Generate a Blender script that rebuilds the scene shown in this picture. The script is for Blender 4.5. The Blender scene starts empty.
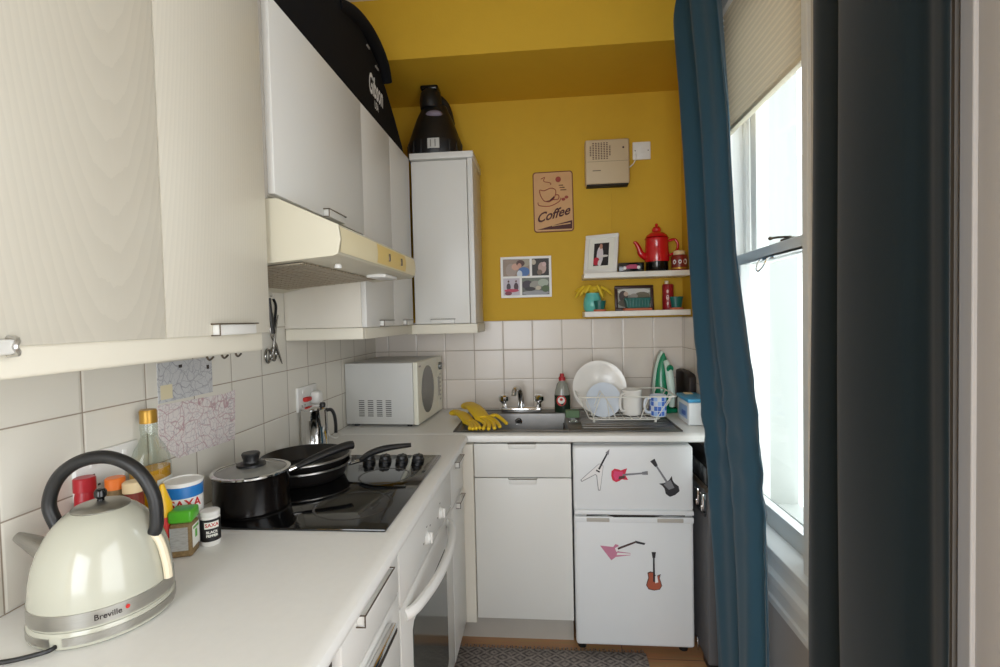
import bpy, bmesh, math, random
from mathutils import Vector, Matrix
random.seed(7)
PI = math.pi
C = bpy.context.scene.collection

# ------------------------------------------------------------------ materials
def lin(c):
    r = []
    for v in c[:3]:
        v = v / 255.0
        r.append(v / 12.92 if v <= 0.04045 else ((v + 0.055) / 1.055) ** 2.4)
    return (r[0], r[1], r[2], 1.0)

_mats = {}
def new_mat(name):
    m = bpy.data.materials.new(name); m.use_nodes = True
    nt = m.node_tree
    for n in list(nt.nodes): nt.nodes.remove(n)
    out = nt.nodes.new('ShaderNodeOutputMaterial')
    return m, nt, out

def N(nt, t, **kw):
    n = nt.nodes.new(t)
    for k, v in kw.items(): setattr(n, k, v)
    return n

def mat(name, col, rough=0.5, metal=0.0, spec=0.5, trans=0.0, ior=1.45, var=0.05, scale=18.0, bump=0.0, bscale=80.0, coat=0.0, sheen=0.0, stretch=None, emit=0.0):
    if name in _mats: return _mats[name]
    m, nt, out = new_mat(name)
    b = N(nt, 'ShaderNodeBsdfPrincipled')
    c = lin(col)
    tc = N(nt, 'ShaderNodeTexCoord')
    src = tc.outputs['Object']
    if stretch:
        mp = N(nt, 'ShaderNodeMapping'); mp.inputs['Scale'].default_value = stretch
        nt.links.new(src, mp.inputs['Vector']); src = mp.outputs['Vector']
    nz = N(nt, 'ShaderNodeTexNoise'); nz.inputs['Scale'].default_value = scale; nz.inputs['Detail'].default_value = 4
    nt.links.new(src, nz.inputs['Vector'])
    mx = N(nt, 'ShaderNodeMix', data_type='RGBA')
    mx.inputs[6].default_value = tuple(max(0, v * (1 - var)) for v in c[:3]) + (1,)
    mx.inputs[7].default_value = tuple(min(1, v * (1 + var)) for v in c[:3]) + (1,)
    nt.links.new(nz.outputs['Fac'], mx.inputs[0])
    nt.links.new(mx.outputs[2], b.inputs['Base Color'])
    b.inputs['Roughness'].default_value = rough
    b.inputs['Metallic'].default_value = metal
    b.inputs['Specular IOR Level'].default_value = spec
    b.inputs['Transmission Weight'].default_value = trans
    b.inputs['IOR'].default_value = ior
    b.inputs['Coat Weight'].default_value = coat
    b.inputs['Sheen Weight'].default_value = sheen
    if bump:
        n2 = N(nt, 'ShaderNodeTexNoise'); n2.inputs['Scale'].default_value = bscale; n2.inputs['Detail'].default_value = 3
        nt.links.new(src, n2.inputs['Vector'])
        bp = N(nt, 'ShaderNodeBump'); bp.inputs['Strength'].default_value = bump; bp.inputs['Distance'].default_value = 0.004
        nt.links.new(n2.outputs['Fac'], bp.inputs['Height']); nt.links.new(bp.outputs['Normal'], b.inputs['Normal'])
    nt.links.new(b.outputs[0], out.inputs['Surface'])
    _mats[name] = m
    return m

TILE = 0.1533
def tile_mat(name, axis, off, col=(232, 227, 214)):
    m, nt, out = new_mat(name)
    b = N(nt, 'ShaderNodeBsdfPrincipled')
    g = N(nt, 'ShaderNodeNewGeometry')
    s = N(nt, 'ShaderNodeSeparateXYZ'); nt.links.new(g.outputs['Position'], s.inputs[0])
    def math_(op, a, b_):
        n = N(nt, 'ShaderNodeMath', operation=op)
        for i, v in enumerate((a, b_)):
            if v is None: continue
            if isinstance(v, (int, float)): n.inputs[i].default_value = v
            else: nt.links.new(v, n.inputs[i])
        return n.outputs[0]
    def edge(co, o):
        u = math_('DIVIDE', math_('SUBTRACT', co, o), TILE)
        f = math_('FRACT', u, None)
        d = math_('ABSOLUTE', math_('SUBTRACT', f, 0.5), None)      # 0.5 at the joint
        return math_('MULTIPLY', math_('SUBTRACT', 0.5, d), TILE), math_('FLOOR', u, None)
    e1, f1 = edge(s.outputs[axis], off)
    e2, f2 = edge(s.outputs['Z'], 0.9)
    d = math_('MINIMUM', e1, e2)
    ramp = N(nt, 'ShaderNodeMapRange'); ramp.inputs['From Min'].default_value = 0.0006; ramp.inputs['From Max'].default_value = 0.0020
    nt.links.new(d, ramp.inputs['Value'])
    comb = N(nt, 'ShaderNodeCombineXYZ'); nt.links.new(f1, comb.inputs[0]); nt.links.new(f2, comb.inputs[1])
    wn = N(nt, 'ShaderNodeTexWhiteNoise', noise_dimensions='3D'); nt.links.new(comb.outputs[0], wn.inputs['Vector'])
    c = lin(col)
    tone = N(nt, 'ShaderNodeMix', data_type='RGBA')
    tone.inputs[6].default_value = tuple(v * 0.93 for v in c[:3]) + (1,); tone.inputs[7].default_value = c
    nt.links.new(wn.outputs['Value'], tone.inputs[0])
    mx = N(nt, 'ShaderNodeMix', data_type='RGBA')
    mx.inputs[6].default_value = lin((150, 134, 116)); nt.links.new(tone.outputs[2], mx.inputs[7])
    nt.links.new(ramp.outputs[0], mx.inputs[0]); nt.links.new(mx.outputs[2], b.inputs['Base Color'])
    b.inputs['Roughness'].default_value = 0.22
    b.inputs['Specular IOR Level'].default_value = 0.4
    bp = N(nt, 'ShaderNodeBump'); bp.inputs['Strength'].default_value = 0.5; bp.inputs['Distance'].default_value = 0.002
    r2 = N(nt, 'ShaderNodeMapRange'); r2.inputs['From Max'].default_value = 0.006; nt.links.new(d, r2.inputs['Value'])
    nt.links.new(r2.outputs[0], bp.inputs['Height']); nt.links.new(bp.outputs[0], b.inputs['Normal'])
    nt.links.new(b.outputs[0], out.inputs['Surface'])
    return m

def grain_mat(name, col, centre=None, strength=0.25, rough=0.38):
    """white ash-grain foil: long vertical grain with one cathedral figure"""
    m, nt, out = new_mat(name)
    b = N(nt, 'ShaderNodeBsdfPrincipled')
    g = N(nt, 'ShaderNodeNewGeometry')
    mp = N(nt, 'ShaderNodeMapping'); mp.vector_type = 'POINT'
    cy, cz = centre or (-1.9, 2.5)
    mp.inputs['Location'].default_value = (0, -cy * 1.0, -cz * 0.14)
    mp.inputs['Scale'].default_value = (0.0, 1.0, 0.14)
    nt.links.new(g.outputs['Position'], mp.inputs['Vector'])
    wv = N(nt, 'ShaderNodeTexWave', wave_type='RINGS', rings_direction='SPHERICAL', wave_profile='SAW')
    wv.inputs['Scale'].default_value = 44; wv.inputs['Distortion'].default_value = 2.2; wv.inputs['Detail'].default_value = 3
    wv.inputs['Detail Scale'].default_value = 1.2
    nt.links.new(mp.outputs[0], wv.inputs['Vector'])
    nz = N(nt, 'ShaderNodeTexNoise'); nz.inputs['Scale'].default_value = 260; nt.links.new(mp.outputs[0], nz.inputs['Vector'])
    ad = N(nt, 'ShaderNodeMath', operation='MULTIPLY_ADD'); ad.inputs[1].default_value = 0.35
    nt.links.new(nz.outputs['Fac'], ad.inputs[0]); nt.links.new(wv.outputs['Fac'], ad.inputs[2])
    c = lin(col)
    mx = N(nt, 'ShaderNodeMix', data_type='RGBA'); mx.inputs[6].default_value = tuple(v * 0.93 for v in c[:3]) + (1,); mx.inputs[7].default_value = c
    nt.links.new(ad.outputs[0], mx.inputs[0]); nt.links.new(mx.outputs[2], b.inputs['Base Color'])
    bp = N(nt, 'ShaderNodeBump'); bp.inputs['Strength'].default_value = strength; bp.inputs['Distance'].default_value = 0.0015
    nt.links.new(ad.outputs[0], bp.inputs['Height']); nt.links.new(bp.outputs[0], b.inputs['Normal'])
    b.inputs['Roughness'].default_value = rough; b.inputs['Specular IOR Level'].default_value = 0.4
    nt.links.new(b.outputs[0], out.inputs['Surface'])
    return m

def glass_mat(name, col=(255, 255, 255), gloss=0.08, alpha=0.9):
    m, nt, out = new_mat(name)
    t = N(nt, 'ShaderNodeBsdfTransparent'); t.inputs[0].default_value = lin(col)
    g = N(nt, 'ShaderNodeBsdfGlossy'); g.inputs['Roughness'].default_value = 0.03
    fr = N(nt, 'ShaderNodeLayerWeight'); fr.inputs[0].default_value = 0.25
    mu = N(nt, 'ShaderNodeMath', operation='MULTIPLY_ADD'); mu.inputs[1].default_value = gloss * 3; mu.inputs[2].default_value = gloss * 0.4
    nt.links.new(fr.outputs['Facing'], mu.inputs[0])
    mx = N(nt, 'ShaderNodeMixShader')
    nt.links.new(mu.outputs[0], mx.inputs[0]); nt.links.new(t.outputs[0], mx.inputs[1]); nt.links.new(g.outputs[0], mx.inputs[2])
    nt.links.new(mx.outputs[0], out.inputs['Surface'])
    return m

def cloth_mat(name, col, transl=0.0, tcol=None, rough=0.9, fine=900, strength=0.15, stripes=None):
    m, nt, out = new_mat(name)
    b = N(nt, 'ShaderNodeBsdfPrincipled'); b.inputs['Roughness'].default_value = rough; b.inputs['Specular IOR Level'].default_value = 0.12
    b.inputs['Sheen Weight'].default_value = 0.15
    tc = N(nt, 'ShaderNodeTexCoord')
    nz = N(nt, 'ShaderNodeTexNoise'); nz.inputs['Scale'].default_value = fine; nt.links.new(tc.outputs['Object'], nz.inputs['Vector'])
    c = lin(col)
    mx = N(nt, 'ShaderNodeMix', data_type='RGBA'); mx.inputs[6].default_value = tuple(v * 0.85 for v in c[:3]) + (1,); mx.inputs[7].default_value = tuple(min(1, v * 1.15) for v in c[:3]) + (1,)
    nt.links.new(nz.outputs['Fac'], mx.inputs[0])
    base = mx.outputs[2]; hgt = nz.outputs['Fac']
    if stripes:
        wv = N(nt, 'ShaderNodeTexWave', wave_type='BANDS', bands_direction='Z'); wv.inputs['Scale'].default_value = stripes; wv.inputs['Distortion'].default_value = 0.3
        nt.links.new(tc.outputs['Object'], wv.inputs['Vector'])
        m2 = N(nt, 'ShaderNodeMix', data_type='RGBA', blend_type='MULTIPLY'); m2.inputs[0].default_value = 0.25
        nt.links.new(base, m2.inputs[6]); nt.links.new(wv.outputs['Color'], m2.inputs[7]); base = m2.outputs[2]; hgt = wv.outputs['Fac']
    nt.links.new(base, b.inputs['Base Color'])
    bp = N(nt, 'ShaderNodeBump'); bp.inputs['Strength'].default_value = strength; bp.inputs['Distance'].default_value = 0.002
    nt.links.new(hgt, bp.inputs['Height']); nt.links.new(bp.outputs[0], b.inputs['Normal'])
    if transl:
        t = N(nt, 'ShaderNodeBsdfTranslucent'); t.inputs[0].default_value = lin(tcol or col)
        ms = N(nt, 'ShaderNodeMixShader'); ms.inputs[0].default_value = transl
        nt.links.new(b.outputs[0], ms.inputs[1]); nt.links.new(t.outputs[0], ms.inputs[2]); nt.links.new(ms.outputs[0], out.inputs['Surface'])
    else:
        nt.links.new(b.outputs[0], out.inputs['Surface'])
    return m

def map_mat(name, paper, ink, ink2, scale):
    m, nt, out = new_mat(name)
    b = N(nt, 'ShaderNodeBsdfPrincipled'); b.inputs['Roughness'].default_value = 0.6
    g = N(nt, 'ShaderNodeNewGeometry')
    nz = N(nt, 'ShaderNodeTexNoise'); nz.inputs['Scale'].default_value = 9; nz.inputs['Detail'].default_value = 3
    nt.links.new(g.outputs['Position'], nz.inputs['Vector'])
    wrp = N(nt, 'ShaderNodeVectorMath', operation='MULTIPLY_ADD'); wrp.inputs[1].default_value = (0.08, 0.08, 0.08)
    nt.links.new(nz.outputs['Color'], wrp.inputs[0]); nt.links.new(g.outputs['Position'], wrp.inputs[2])
    col = None
    prev = lin(paper)
    for sc, wd, ik in ((scale, 0.04, ink), (scale * 2.3, 0.05, ink2), (scale * 0.45, 0.02, ink)):
        v = N(nt, 'ShaderNodeTexVoronoi', feature='DISTANCE_TO_EDGE'); v.inputs['Scale'].default_value = sc
        nt.links.new(wrp.outputs[0], v.inputs['Vector'])
        mr = N(nt, 'ShaderNodeMapRange'); mr.inputs['From Max'].default_value = wd; nt.links.new(v.outputs['Distance'], mr.inputs['Value'])
        mx = N(nt, 'ShaderNodeMix', data_type='RGBA'); mx.inputs[6].default_value = lin(ik)
        if col is None: mx.inputs[7].default_value = prev
        else: nt.links.new(col, mx.inputs[7])
        nt.links.new(mr.outputs[0], mx.inputs[0]); col = mx.outputs[2]
    nt.links.new(col, b.inputs['Base Color']); nt.links.new(b.outputs[0], out.inputs['Surface'])
    return m

def floor_mat():
    m, nt, out = new_mat('wood_floor')
    b = N(nt, 'ShaderNodeBsdfPrincipled'); b.inputs['Roughness'].default_value = 0.45
    g = N(nt, 'ShaderNodeNewGeometry')
    mp = N(nt, 'ShaderNodeMapping'); mp.inputs['Scale'].default_value = (2, 22, 1); nt.links.new(g.outputs['Position'], mp.inputs['Vector'])
    nz = N(nt, 'ShaderNodeTexNoise'); nz.inputs['Scale'].default_value = 4; nz.inputs['Detail'].default_value = 6; nt.links.new(mp.outputs[0], nz.inputs['Vector'])
    br = N(nt, 'ShaderNodeTexBrick'); br.inputs['Scale'].default_value = 1; br.inputs['Brick Width'].default_value = 1.2; br.inputs['Row Height'].default_value = 0.12
    br.inputs['Mortar Size'].default_value = 0.002; br.inputs['Color1'].default_value = lin((176, 120, 66)); br.inputs['Color2'].default_value = lin((190, 134, 78)); br.inputs['Mortar'].default_value = lin((90, 55, 28))
    nt.links.new(g.outputs['Position'], br.inputs['Vector'])
    mx = N(nt, 'ShaderNodeMix', data_type='RGBA', blend_type='MULTIPLY'); mx.inputs[0].default_value = 0.5
    nt.links.new(br.outputs[0], mx.inputs[6]); nt.links.new(nz.outputs['Color'], mx.inputs[7])
    br2 = N(nt, 'ShaderNodeBrightContrast'); br2.inputs['Bright'].default_value = 0.04; nt.links.new(mx.outputs[2], br2.inputs[0])
    nt.links.new(br2.outputs[0], b.inputs['Base Color']); nt.links.new(b.outputs[0], out.inputs['Surface'])
    return m

def rug_mat():
    m, nt, out = new_mat('rug_weave')
    b = N(nt, 'ShaderNodeBsdfPrincipled'); b.inputs['Roughness'].default_value = 0.95; b.inputs['Specular IOR Level'].default_value = 0.1
    g = N(nt, 'ShaderNodeNewGeometry')
    mp = N(nt, 'ShaderNodeMapping'); mp.inputs['Location'].default_value = (0.02, 0.0, 0); mp.inputs['Scale'].default_value = (14, 19, 0)
    nt.links.new(g.outputs['Position'], mp.inputs['Vector'])
    v = N(nt, 'ShaderNodeTexVoronoi', feature='F1', distance='MANHATTAN'); v.inputs['Scale'].default_value = 1.0; v.inputs['Randomness'].default_value = 0.0
    nt.links.new(mp.outputs[0], v.inputs['Vector'])
    mu = N(nt, 'ShaderNodeMath', operation='MULTIPLY'); mu.inputs[1].default_value = 17; nt.links.new(v.outputs['Distance'], mu.inputs[0])
    sn = N(nt, 'ShaderNodeMath', operation='SINE'); nt.links.new(mu.outputs[0], sn.inputs[0])
    nz = N(nt, 'ShaderNodeTexNoise'); nz.inputs['Scale'].default_value = 90; nt.links.new(g.outputs['Position'], nz.inputs['Vector'])
    ad = N(nt, 'ShaderNodeMath', operation='MULTIPLY_ADD'); ad.inputs[1].default_value = 4.5; nt.links.new(nz.outputs['Fac'], ad.inputs[0]); nt.links.new(sn.outputs[0], ad.inputs[2])
    mr = N(nt, 'ShaderNodeMapRange'); mr.inputs['From Min'].default_value = 0.6; mr.inputs['From Max'].default_value = 3.6; nt.links.new(ad.outputs[0], mr.inputs['Value'])
    mx = N(nt, 'ShaderNodeMix', data_type='RGBA'); mx.inputs[6].default_value = lin((84, 78, 78)); mx.inputs[7].default_value = lin((168, 158, 150))
    nt.links.new(mr.outputs[0], mx.inputs[0]); nt.links.new(mx.outputs[2], b.inputs['Base Color'])
    bp = N(nt, 'ShaderNodeBump'); bp.inputs['Strength'].default_value = 0.5; bp.inputs['Distance'].default_value = 0.003
    nt.links.new(nz.outputs['Fac'], bp.inputs['Height']); nt.links.new(bp.outputs[0], b.inputs['Normal'])
    nt.links.new(b.outputs[0], out.inputs['Surface'])
    return m

M_yellow = mat('yellow_paint', (208, 164, 36), 0.7, var=0.03, bump=0.12, bscale=120)
M_white_paint = mat('white_paint', (226, 222, 214), 0.6, var=0.02, bump=0.05)
M_wall_r = mat('grey_plaster', (196, 190, 184), 0.75, var=0.04, scale=3, bump=0.08)
M_gloss = mat('white_gloss_wood', (240, 240, 236), 0.3, var=0.02)
M_cab = mat('white_foil', (226, 225, 219), 0.35, var=0.015, scale=5)
M_cab_grain = grain_mat('white_grain_foil', (208, 202, 186), (-1.915, 2.45), 0.15, 0.29)
M_carc = mat('carcass_white', (226, 220, 206), 0.5, var=0.02)
M_carc_d = mat('carcass_shadow_grey', (84, 78, 70), 0.7)  # dark tone stands in for shade in the gaps between the fronts
M_pelmet = mat('pelmet_cream', (232, 226, 208), 0.45, var=0.02)
M_top = mat('worktop_laminate', (232, 231, 226), 0.33, var=0.03, scale=60)
M_plinth = mat('plinth_grey', (176, 170, 160), 0.6)
M_gap = mat('dark_gap', (38, 34, 30), 0.8)
M_steel = mat('stainless_steel', (190, 188, 184), 0.32, 1.0, var=0.05, scale=40)
M_steel_b = mat('brushed_steel', (176, 174, 168), 0.36, 1.0, var=0.12, scale=60, stretch=(1, 1, 14))
M_sink = mat('sink_steel', (132, 130, 127), 0.42, 1.0, var=0.1, scale=30)
M_spout = mat('spout_steel', (150, 148, 144), 0.22, 1.0, var=0.1)
M_chrome = mat('chrome', (222, 222, 222), 0.08, 1.0, var=0.01)
M_black = mat('black_plastic', (20, 20, 21), 0.42, var=0.1)
M_blackg = mat('black_gloss', (10, 10, 11), 0.16, var=0.1)
M_hob = mat('hob_glass', (9, 9, 10), 0.07, spec=0.6, var=0.2, coat=0.3)
M_ring = mat('hob_ring_print', (46, 44, 42), 0.25, var=0.05)
M_pan = mat('nonstick_black', (26, 24, 23), 0.35, var=0.1)
M_pot = mat('black_enamel', (16, 13, 12), 0.2, var=0.1)
M_cream = mat('kettle_cream', (182, 181, 165), 0.16, var=0.02, coat=0.3)
M_hood_shaded = mat('hood_cream_shaded', (206, 200, 178), 0.4, var=0.02)  # hood cream toned down, side shade put into the colour
M_hood_lit = mat('hood_cream_lit', (240, 228, 188), 0.4, var=0.02)  # same cream lightened, light on the front put into the colour
M_hood_panel = mat('hood_panel_yellowed', (238, 208, 128), 0.4, var=0.03)
M_grille = mat('hood_mesh', (170, 158, 138), 0.45, 0.6)
M_white = mat('white_plastic', (236, 235, 230), 0.35, var=0.015)
M_cream_pl = mat('cream_plastic', (226, 212, 182), 0.45, var=0.03)
M_fridge = mat('fridge_white', (226, 228, 228), 0.34, var=0.015)
M_mw = mat('microwave_grey', (206, 206, 202), 0.45, var=0.02)
M_mwf = mat('microwave_cream', (232, 230, 212), 0.35, var=0.02)
M_window_dark = mat('dark_window', (92, 94, 90), 0.2, var=0.1)
M_ovenglass = mat('oven_glass', (58, 62, 58), 0.1, var=0.1)
M_red = mat('red_enamel', (196, 18, 26), 0.2, coat=0.5, var=0.05)
M_redp = mat('red_plastic', (170, 28, 38), 0.35)
M_blackf = mat('black_cloth', (15, 15, 17), 0.85, spec=0.15, bump=0.3, bscale=300)
M_case = mat('case_dark_vinyl', (92, 92, 94), 0.6, spec=0.3, bump=0.4, bscale=500)
M_porc = mat('porcelain', (238, 234, 226), 0.18, var=0.02)
M_porc_b = mat('bluish_porcelain', (214, 222, 232), 0.2, var=0.03)
M_blue = mat('blue_print', (58, 104, 196), 0.3)
M_lblue = mat('pale_blue_print', (150, 185, 232), 0.3)
M_gold = mat('gold_cap', (176, 132, 48), 0.35, 0.5)
M_oil = mat('olive_oil', (214, 152, 24), 0.1, var=0.08)
M_clear = glass_mat('clear_plastic', (244, 248, 244), 0.14)
M_pane = glass_mat('window_glass', (252, 253, 253), 0.03)
M_lidglass = mat('lid_glass', (128, 128, 122), 0.1, spec=0.7, var=0.1)
M_orange = mat('orange_lid', (232, 116, 40), 0.4)
M_tan = mat('tan_lid', (232, 206, 160), 0.4)
M_spice = mat('dried_herbs', (120, 98, 62), 0.7, var=0.6, scale=260)
M_spiced = mat('dark_spice', (120, 40, 26), 0.6, var=0.4, scale=200)
M_green = mat('green_lid', (78, 172, 40), 0.35)
M_paper = mat('paper_label', (236, 236, 226), 0.6)
M_paperg = mat('grey_barcode_label', (158, 158, 152), 0.6, var=0.5, scale=90, stretch=(1, 1, 6))
M_bluelab = mat('saxa_blue', (34, 112, 186), 0.35)
M_redink = mat('red_ink', (196, 36, 30), 0.5)
M_ink = mat('dark_ink', (40, 30, 28), 0.6)
M_brownink = mat('brown_ink', (72, 28, 22), 0.6)
M_yellowp = mat('yellow_plastic', (236, 184, 24), 0.4)
M_glove = mat('yellow_rubber', (232, 190, 30), 0.5, var=0.08, bump=0.15, bscale=150)
M_darkliq = mat('dark_green_liquid', (30, 44, 32), 0.15)
M_sponge = mat('green_scourer', (92, 116, 86), 0.95, var=0.2, scale=200, bump=0.6, bscale=300)
M_irong = mat('iron_green', (16, 128, 88), 0.25, coat=0.3)
M_ironw = mat('iron_pale', (206, 226, 214), 0.35)
M_wire = mat('white_coated_wire', (226, 224, 214), 0.35)
M_tubw = mat('tub_white', (232, 236, 238), 0.35)
M_tubb = mat('tub_blue_lid', (60, 156, 206), 0.35)
M_darkbrown = mat('dark_brown_leather', (34, 26, 24), 0.55, bump=0.3)
M_shelf = mat('white_shelf', (238, 234, 224), 0.4)
M_teal = mat('turquoise_glaze', (96, 188, 176), 0.25)
M_dteal = mat('dark_teal_glaze', (22, 92, 84), 0.3, var=0.25, scale=60)
M_terra = mat('terracotta', (190, 98, 66), 0.7)
M_darkwood = mat('dark_wood', (54, 26, 22), 0.4, var=0.3, scale=30, stretch=(1, 1, 6))
M_petal = mat('yellow_petals', (226, 190, 44), 0.6)
M_leafg = mat('leaf_green', (66, 104, 52), 0.6)
M_rust = mat('sign_cream', (208, 158, 104), 0.5, var=0.12, scale=14)
M_signedge = mat('sign_rust_edge', (110, 58, 28), 0.6, var=0.2)
M_signred = mat('sign_red', (150, 52, 34), 0.5)
M_phone = mat('phone_beige', (206, 184, 148), 0.5, var=0.03)
M_tinbrown = mat('tin_brown', (122, 34, 26), 0.3)
M_maroon = mat('maroon_tin', (142, 24, 32), 0.3)
M_blind = cloth_mat('blind_fabric', (204, 184, 154), 0.15, (226, 204, 172), stripes=28, strength=0.5)
M_curtain = cloth_mat('teal_curtain', (48, 80, 97), 0.18, (104, 146, 170))
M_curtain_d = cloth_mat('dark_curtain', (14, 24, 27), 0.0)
M_bronze = mat('bronze_edge', (96, 84, 70), 0.35, 0.6)
M_outside = mat('pale_render', (176, 178, 172), 0.9, var=0.03, scale=2)
M_tile_b = tile_mat('wall_tiles_back', 'X', 1.61 - 0.1504, (222, 212, 200))
M_tile_l = tile_mat('wall_tiles_left', 'Y', -0.7662)
M_tile_r = tile_mat('wall_tiles_right', 'Y', -0.05, (222, 212, 200))
M_floor = floor_mat(); M_rug = rug_mat()
M_map1 = map_mat('grey_map', (204, 204, 204), (150, 150, 156), (182, 184, 190), 38)
M_map2 = map_mat('red_route_map', (228, 220, 216), (188, 148, 152), (176, 166, 172), 34)

def flat(rgb, rough=0.5):
    return mat('tone_%d_%d_%d' % tuple(rgb), rgb, rough, var=0.04)

# ------------------------------------------------------------------ mesh builder
class MB:
    def __init__(self):
        self.bm = bmesh.new(); self.mats = []; self.mi = 0
    def m(self, mt):
        if mt not in self.mats: self.mats.append(mt)
        self.mi = self.mats.index(mt); return self
    def _f(self, vs):
        try:
            f = self.bm.faces.new(vs); f.material_index = self.mi; f.smooth = True; return f
        except ValueError: return None
    def box(self, x0, x1, y0, y1, z0, z1, bev=0.0, seg=2):
        if x0 > x1: x0, x1 = x1, x0
        if y0 > y1: y0, y1 = y1, y0
        if z0 > z1: z0, z1 = z1, z0
        t = bmesh.new()
        vs = [t.verts.new((x, y, z)) for x in (x0, x1) for y in (y0, y1) for z in (z0, z1)]
        for q in ((0, 1, 3, 2), (4, 6, 7, 5), (0, 4, 5, 1), (2, 3, 7, 6), (0, 2, 6, 4), (1, 5, 7, 3)):
            t.faces.new([vs[i] for i in q])
        if bev: bmesh.ops.bevel(t, geom=t.edges[:], offset=bev, segments=seg, affect='EDGES', profile=0.5)
        self.add(t); return self
    def add(self, t, mtx=None):
        mp = {}
        for v in t.verts: mp[v] = self.bm.verts.new(mtx @ v.co if mtx else v.co)
        for f in t.faces: self._f([mp[v] for v in f.verts])
        t.free(); return self
    def poly(self, pts):
        self._f([self.bm.verts.new(p) for p in pts]); return self
    def prism(self, pts, axis, a, b, bev=0.0, seg=2):
        """pts: 2D polygon in the two other axes (in XYZ order), extruded along axis from a to b"""
        t = bmesh.new()
        def P(p, w):
            return {'X': (w, p[0], p[1]), 'Y': (p[0], w, p[1]), 'Z': (p[0], p[1], w)}[axis]
        A = [t.verts.new(P(p, a)) for p in pts]; B = [t.verts.new(P(p, b)) for p in pts]
        n = len(pts)
        fa = t.faces.new(A); fb = t.faces.new(B[::-1])
        for i in range(n): t.faces.new((A[i], B[i], B[(i + 1) % n], A[(i + 1) % n]))
        bmesh.ops.recalc_face_normals(t, faces=t.faces[:])
        if bev:
            ed = [e for e in t.edges if len(e.link_faces) == 2 and e.calc_face_angle(0) > 0.6] if bev < 0 else list(set(fa.edges[:]) | set(t.faces[1].edges[:]))
            bmesh.ops.bevel(t, geom=ed, offset=abs(bev), segments=seg, affect='EDGES', profile=0.5)
        self.add(t); return self
    def lathe(self, prof, c=(0, 0, 0), seg=32, axis='Z', sx=1.0, sy=1.0, a0=0.0, a1=2 * PI):
        full = abs(a1 - a0 - 2 * PI) < 1e-6
        n = seg if full else seg + 1
        rings = []
        def P(r, z, a):
            u, v = r * math.cos(a) * sx, r * math.sin(a) * sy
            p = {'Z': (u, v, z), 'X': (z, u, v), 'Y': (u, z, v)}[axis]
            return (c[0] + p[0], c[1] + p[1], c[2] + p[2])
        for r, z in prof:
            if r < 1e-6: rings.append([self.bm.verts.new(P(0, z, 0))])
            else: rings.append([self.bm.verts.new(P(r, z, a0 + (a1 - a0) * i / seg)) for i in range(n)])
        for R0, R1 in zip(rings, rings[1:]):
            for i in range(seg):
                j = (i + 1) % n if full else i + 1
                if len(R0) == 1 and len(R1) == 1: continue
                if len(R0) == 1: self._f((R0[0], R1[j], R1[i]))
                elif len(R1) == 1: self._f((R0[i], R0[j], R1[0]))
                else: self._f((R0[i], R0[j], R1[j], R1[i]))
        return self
    def disc(self, c, r, axis='Z', seg=32, r2=None):
        self.lathe([(0, 0), (r, 0)], c, seg, axis, sx=1, sy=(r2 / r if r2 else 1)); return self
    def tube(self, pts, r, seg=8, closed=False, flat=1.0, up=None):
        pts = [Vector(p) for p in pts]; n = len(pts)
        rs = r if isinstance(r, (list, tuple)) else [r] * n
        rings = []; prev = None
        for i, p in enumerate(pts):
            a = pts[i - 1] if (i > 0 or closed) else p
            b = pts[(i + 1) % n] if (i < n - 1 or closed) else p
            t = (b - a).normalized()
            if prev is None:
                u = Vector(up) if up else (Vector((0, 0, 1)) if abs(t.z) < 0.9 else Vector((1, 0, 0)))
            else: u = prev
            u = (u - t * u.dot(t))
            if u.length < 1e-6: u = t.orthogonal()
            u.normalize(); prev = u; w = t.cross(u)
            rings.append([self.bm.verts.new(p + (u * math.sin(2 * PI * k / seg) * flat + w * math.cos(2 * PI * k / seg)) * rs[i]) for k in range(seg)])
        m = n if closed else n - 1
        for i in range(m):
            A, B = rings[i], rings[(i + 1) % n]
            for k in range(seg): self._f((A[k], A[(k + 1) % seg], B[(k + 1) % seg], B[k]))
        if not closed:
            self._f(rings[0][::-1]); self._f(rings[-1])
        return self
    def ball(self, c, rx, ry=None, rz=None, seg=16, ring=10):
        ry = ry or rx; rz = rz or rx
        prof = [(math.sin(PI * i / ring), -math.cos(PI * i / ring)) for i in range(ring + 1)]
        t = bmesh.new(); tmp = MB.__new__(MB); tmp.bm = t; tmp.mats = []; tmp.mi = 0
        tmp.lathe([(p[0], p[1]) for p in prof], (0, 0, 0), seg)
        self.add(t, Matrix.Translation(c) @ Matrix.Diagonal((rx, ry, rz, 1))); return self
    def grid(self, fn, nu, nv):
        V = [[self.bm.verts.new(fn(i / nu, j / nv)) for j in range(nv + 1)] for i in range(nu + 1)]
        for i in range(nu):
            for j in range(nv): self._f((V[i][j], V[i + 1][j], V[i + 1][j + 1], V[i][j + 1]))
        return self
    def text(self, s, size, fn, shear=0.0, bold=0.0, spacing=1.0):
        cu = bpy.data.curves.new('lettering_src', 'FONT'); cu.body = s; cu.size = size; cu.shear = shear; cu.align_x = 'CENTER'; cu.align_y = 'CENTER'
        cu.offset = bold; cu.space_character = spacing; cu.resolution_u = 3
        o = bpy.data.objects.new('lettering_src', cu); C.objects.link(o)
        dg = bpy.context.evaluated_depsgraph_get()
        me = bpy.data.meshes.new_from_object(o.evaluated_get(dg))
        t = bmesh.new(); t.from_mesh(me)
        for v in t.verts: v.co = Vector(fn(v.co.x, v.co.y))
        self.add(t)
        bpy.data.objects.remove(o); bpy.data.curves.remove(cu); bpy.data.meshes.remove(me)
        return self
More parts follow.
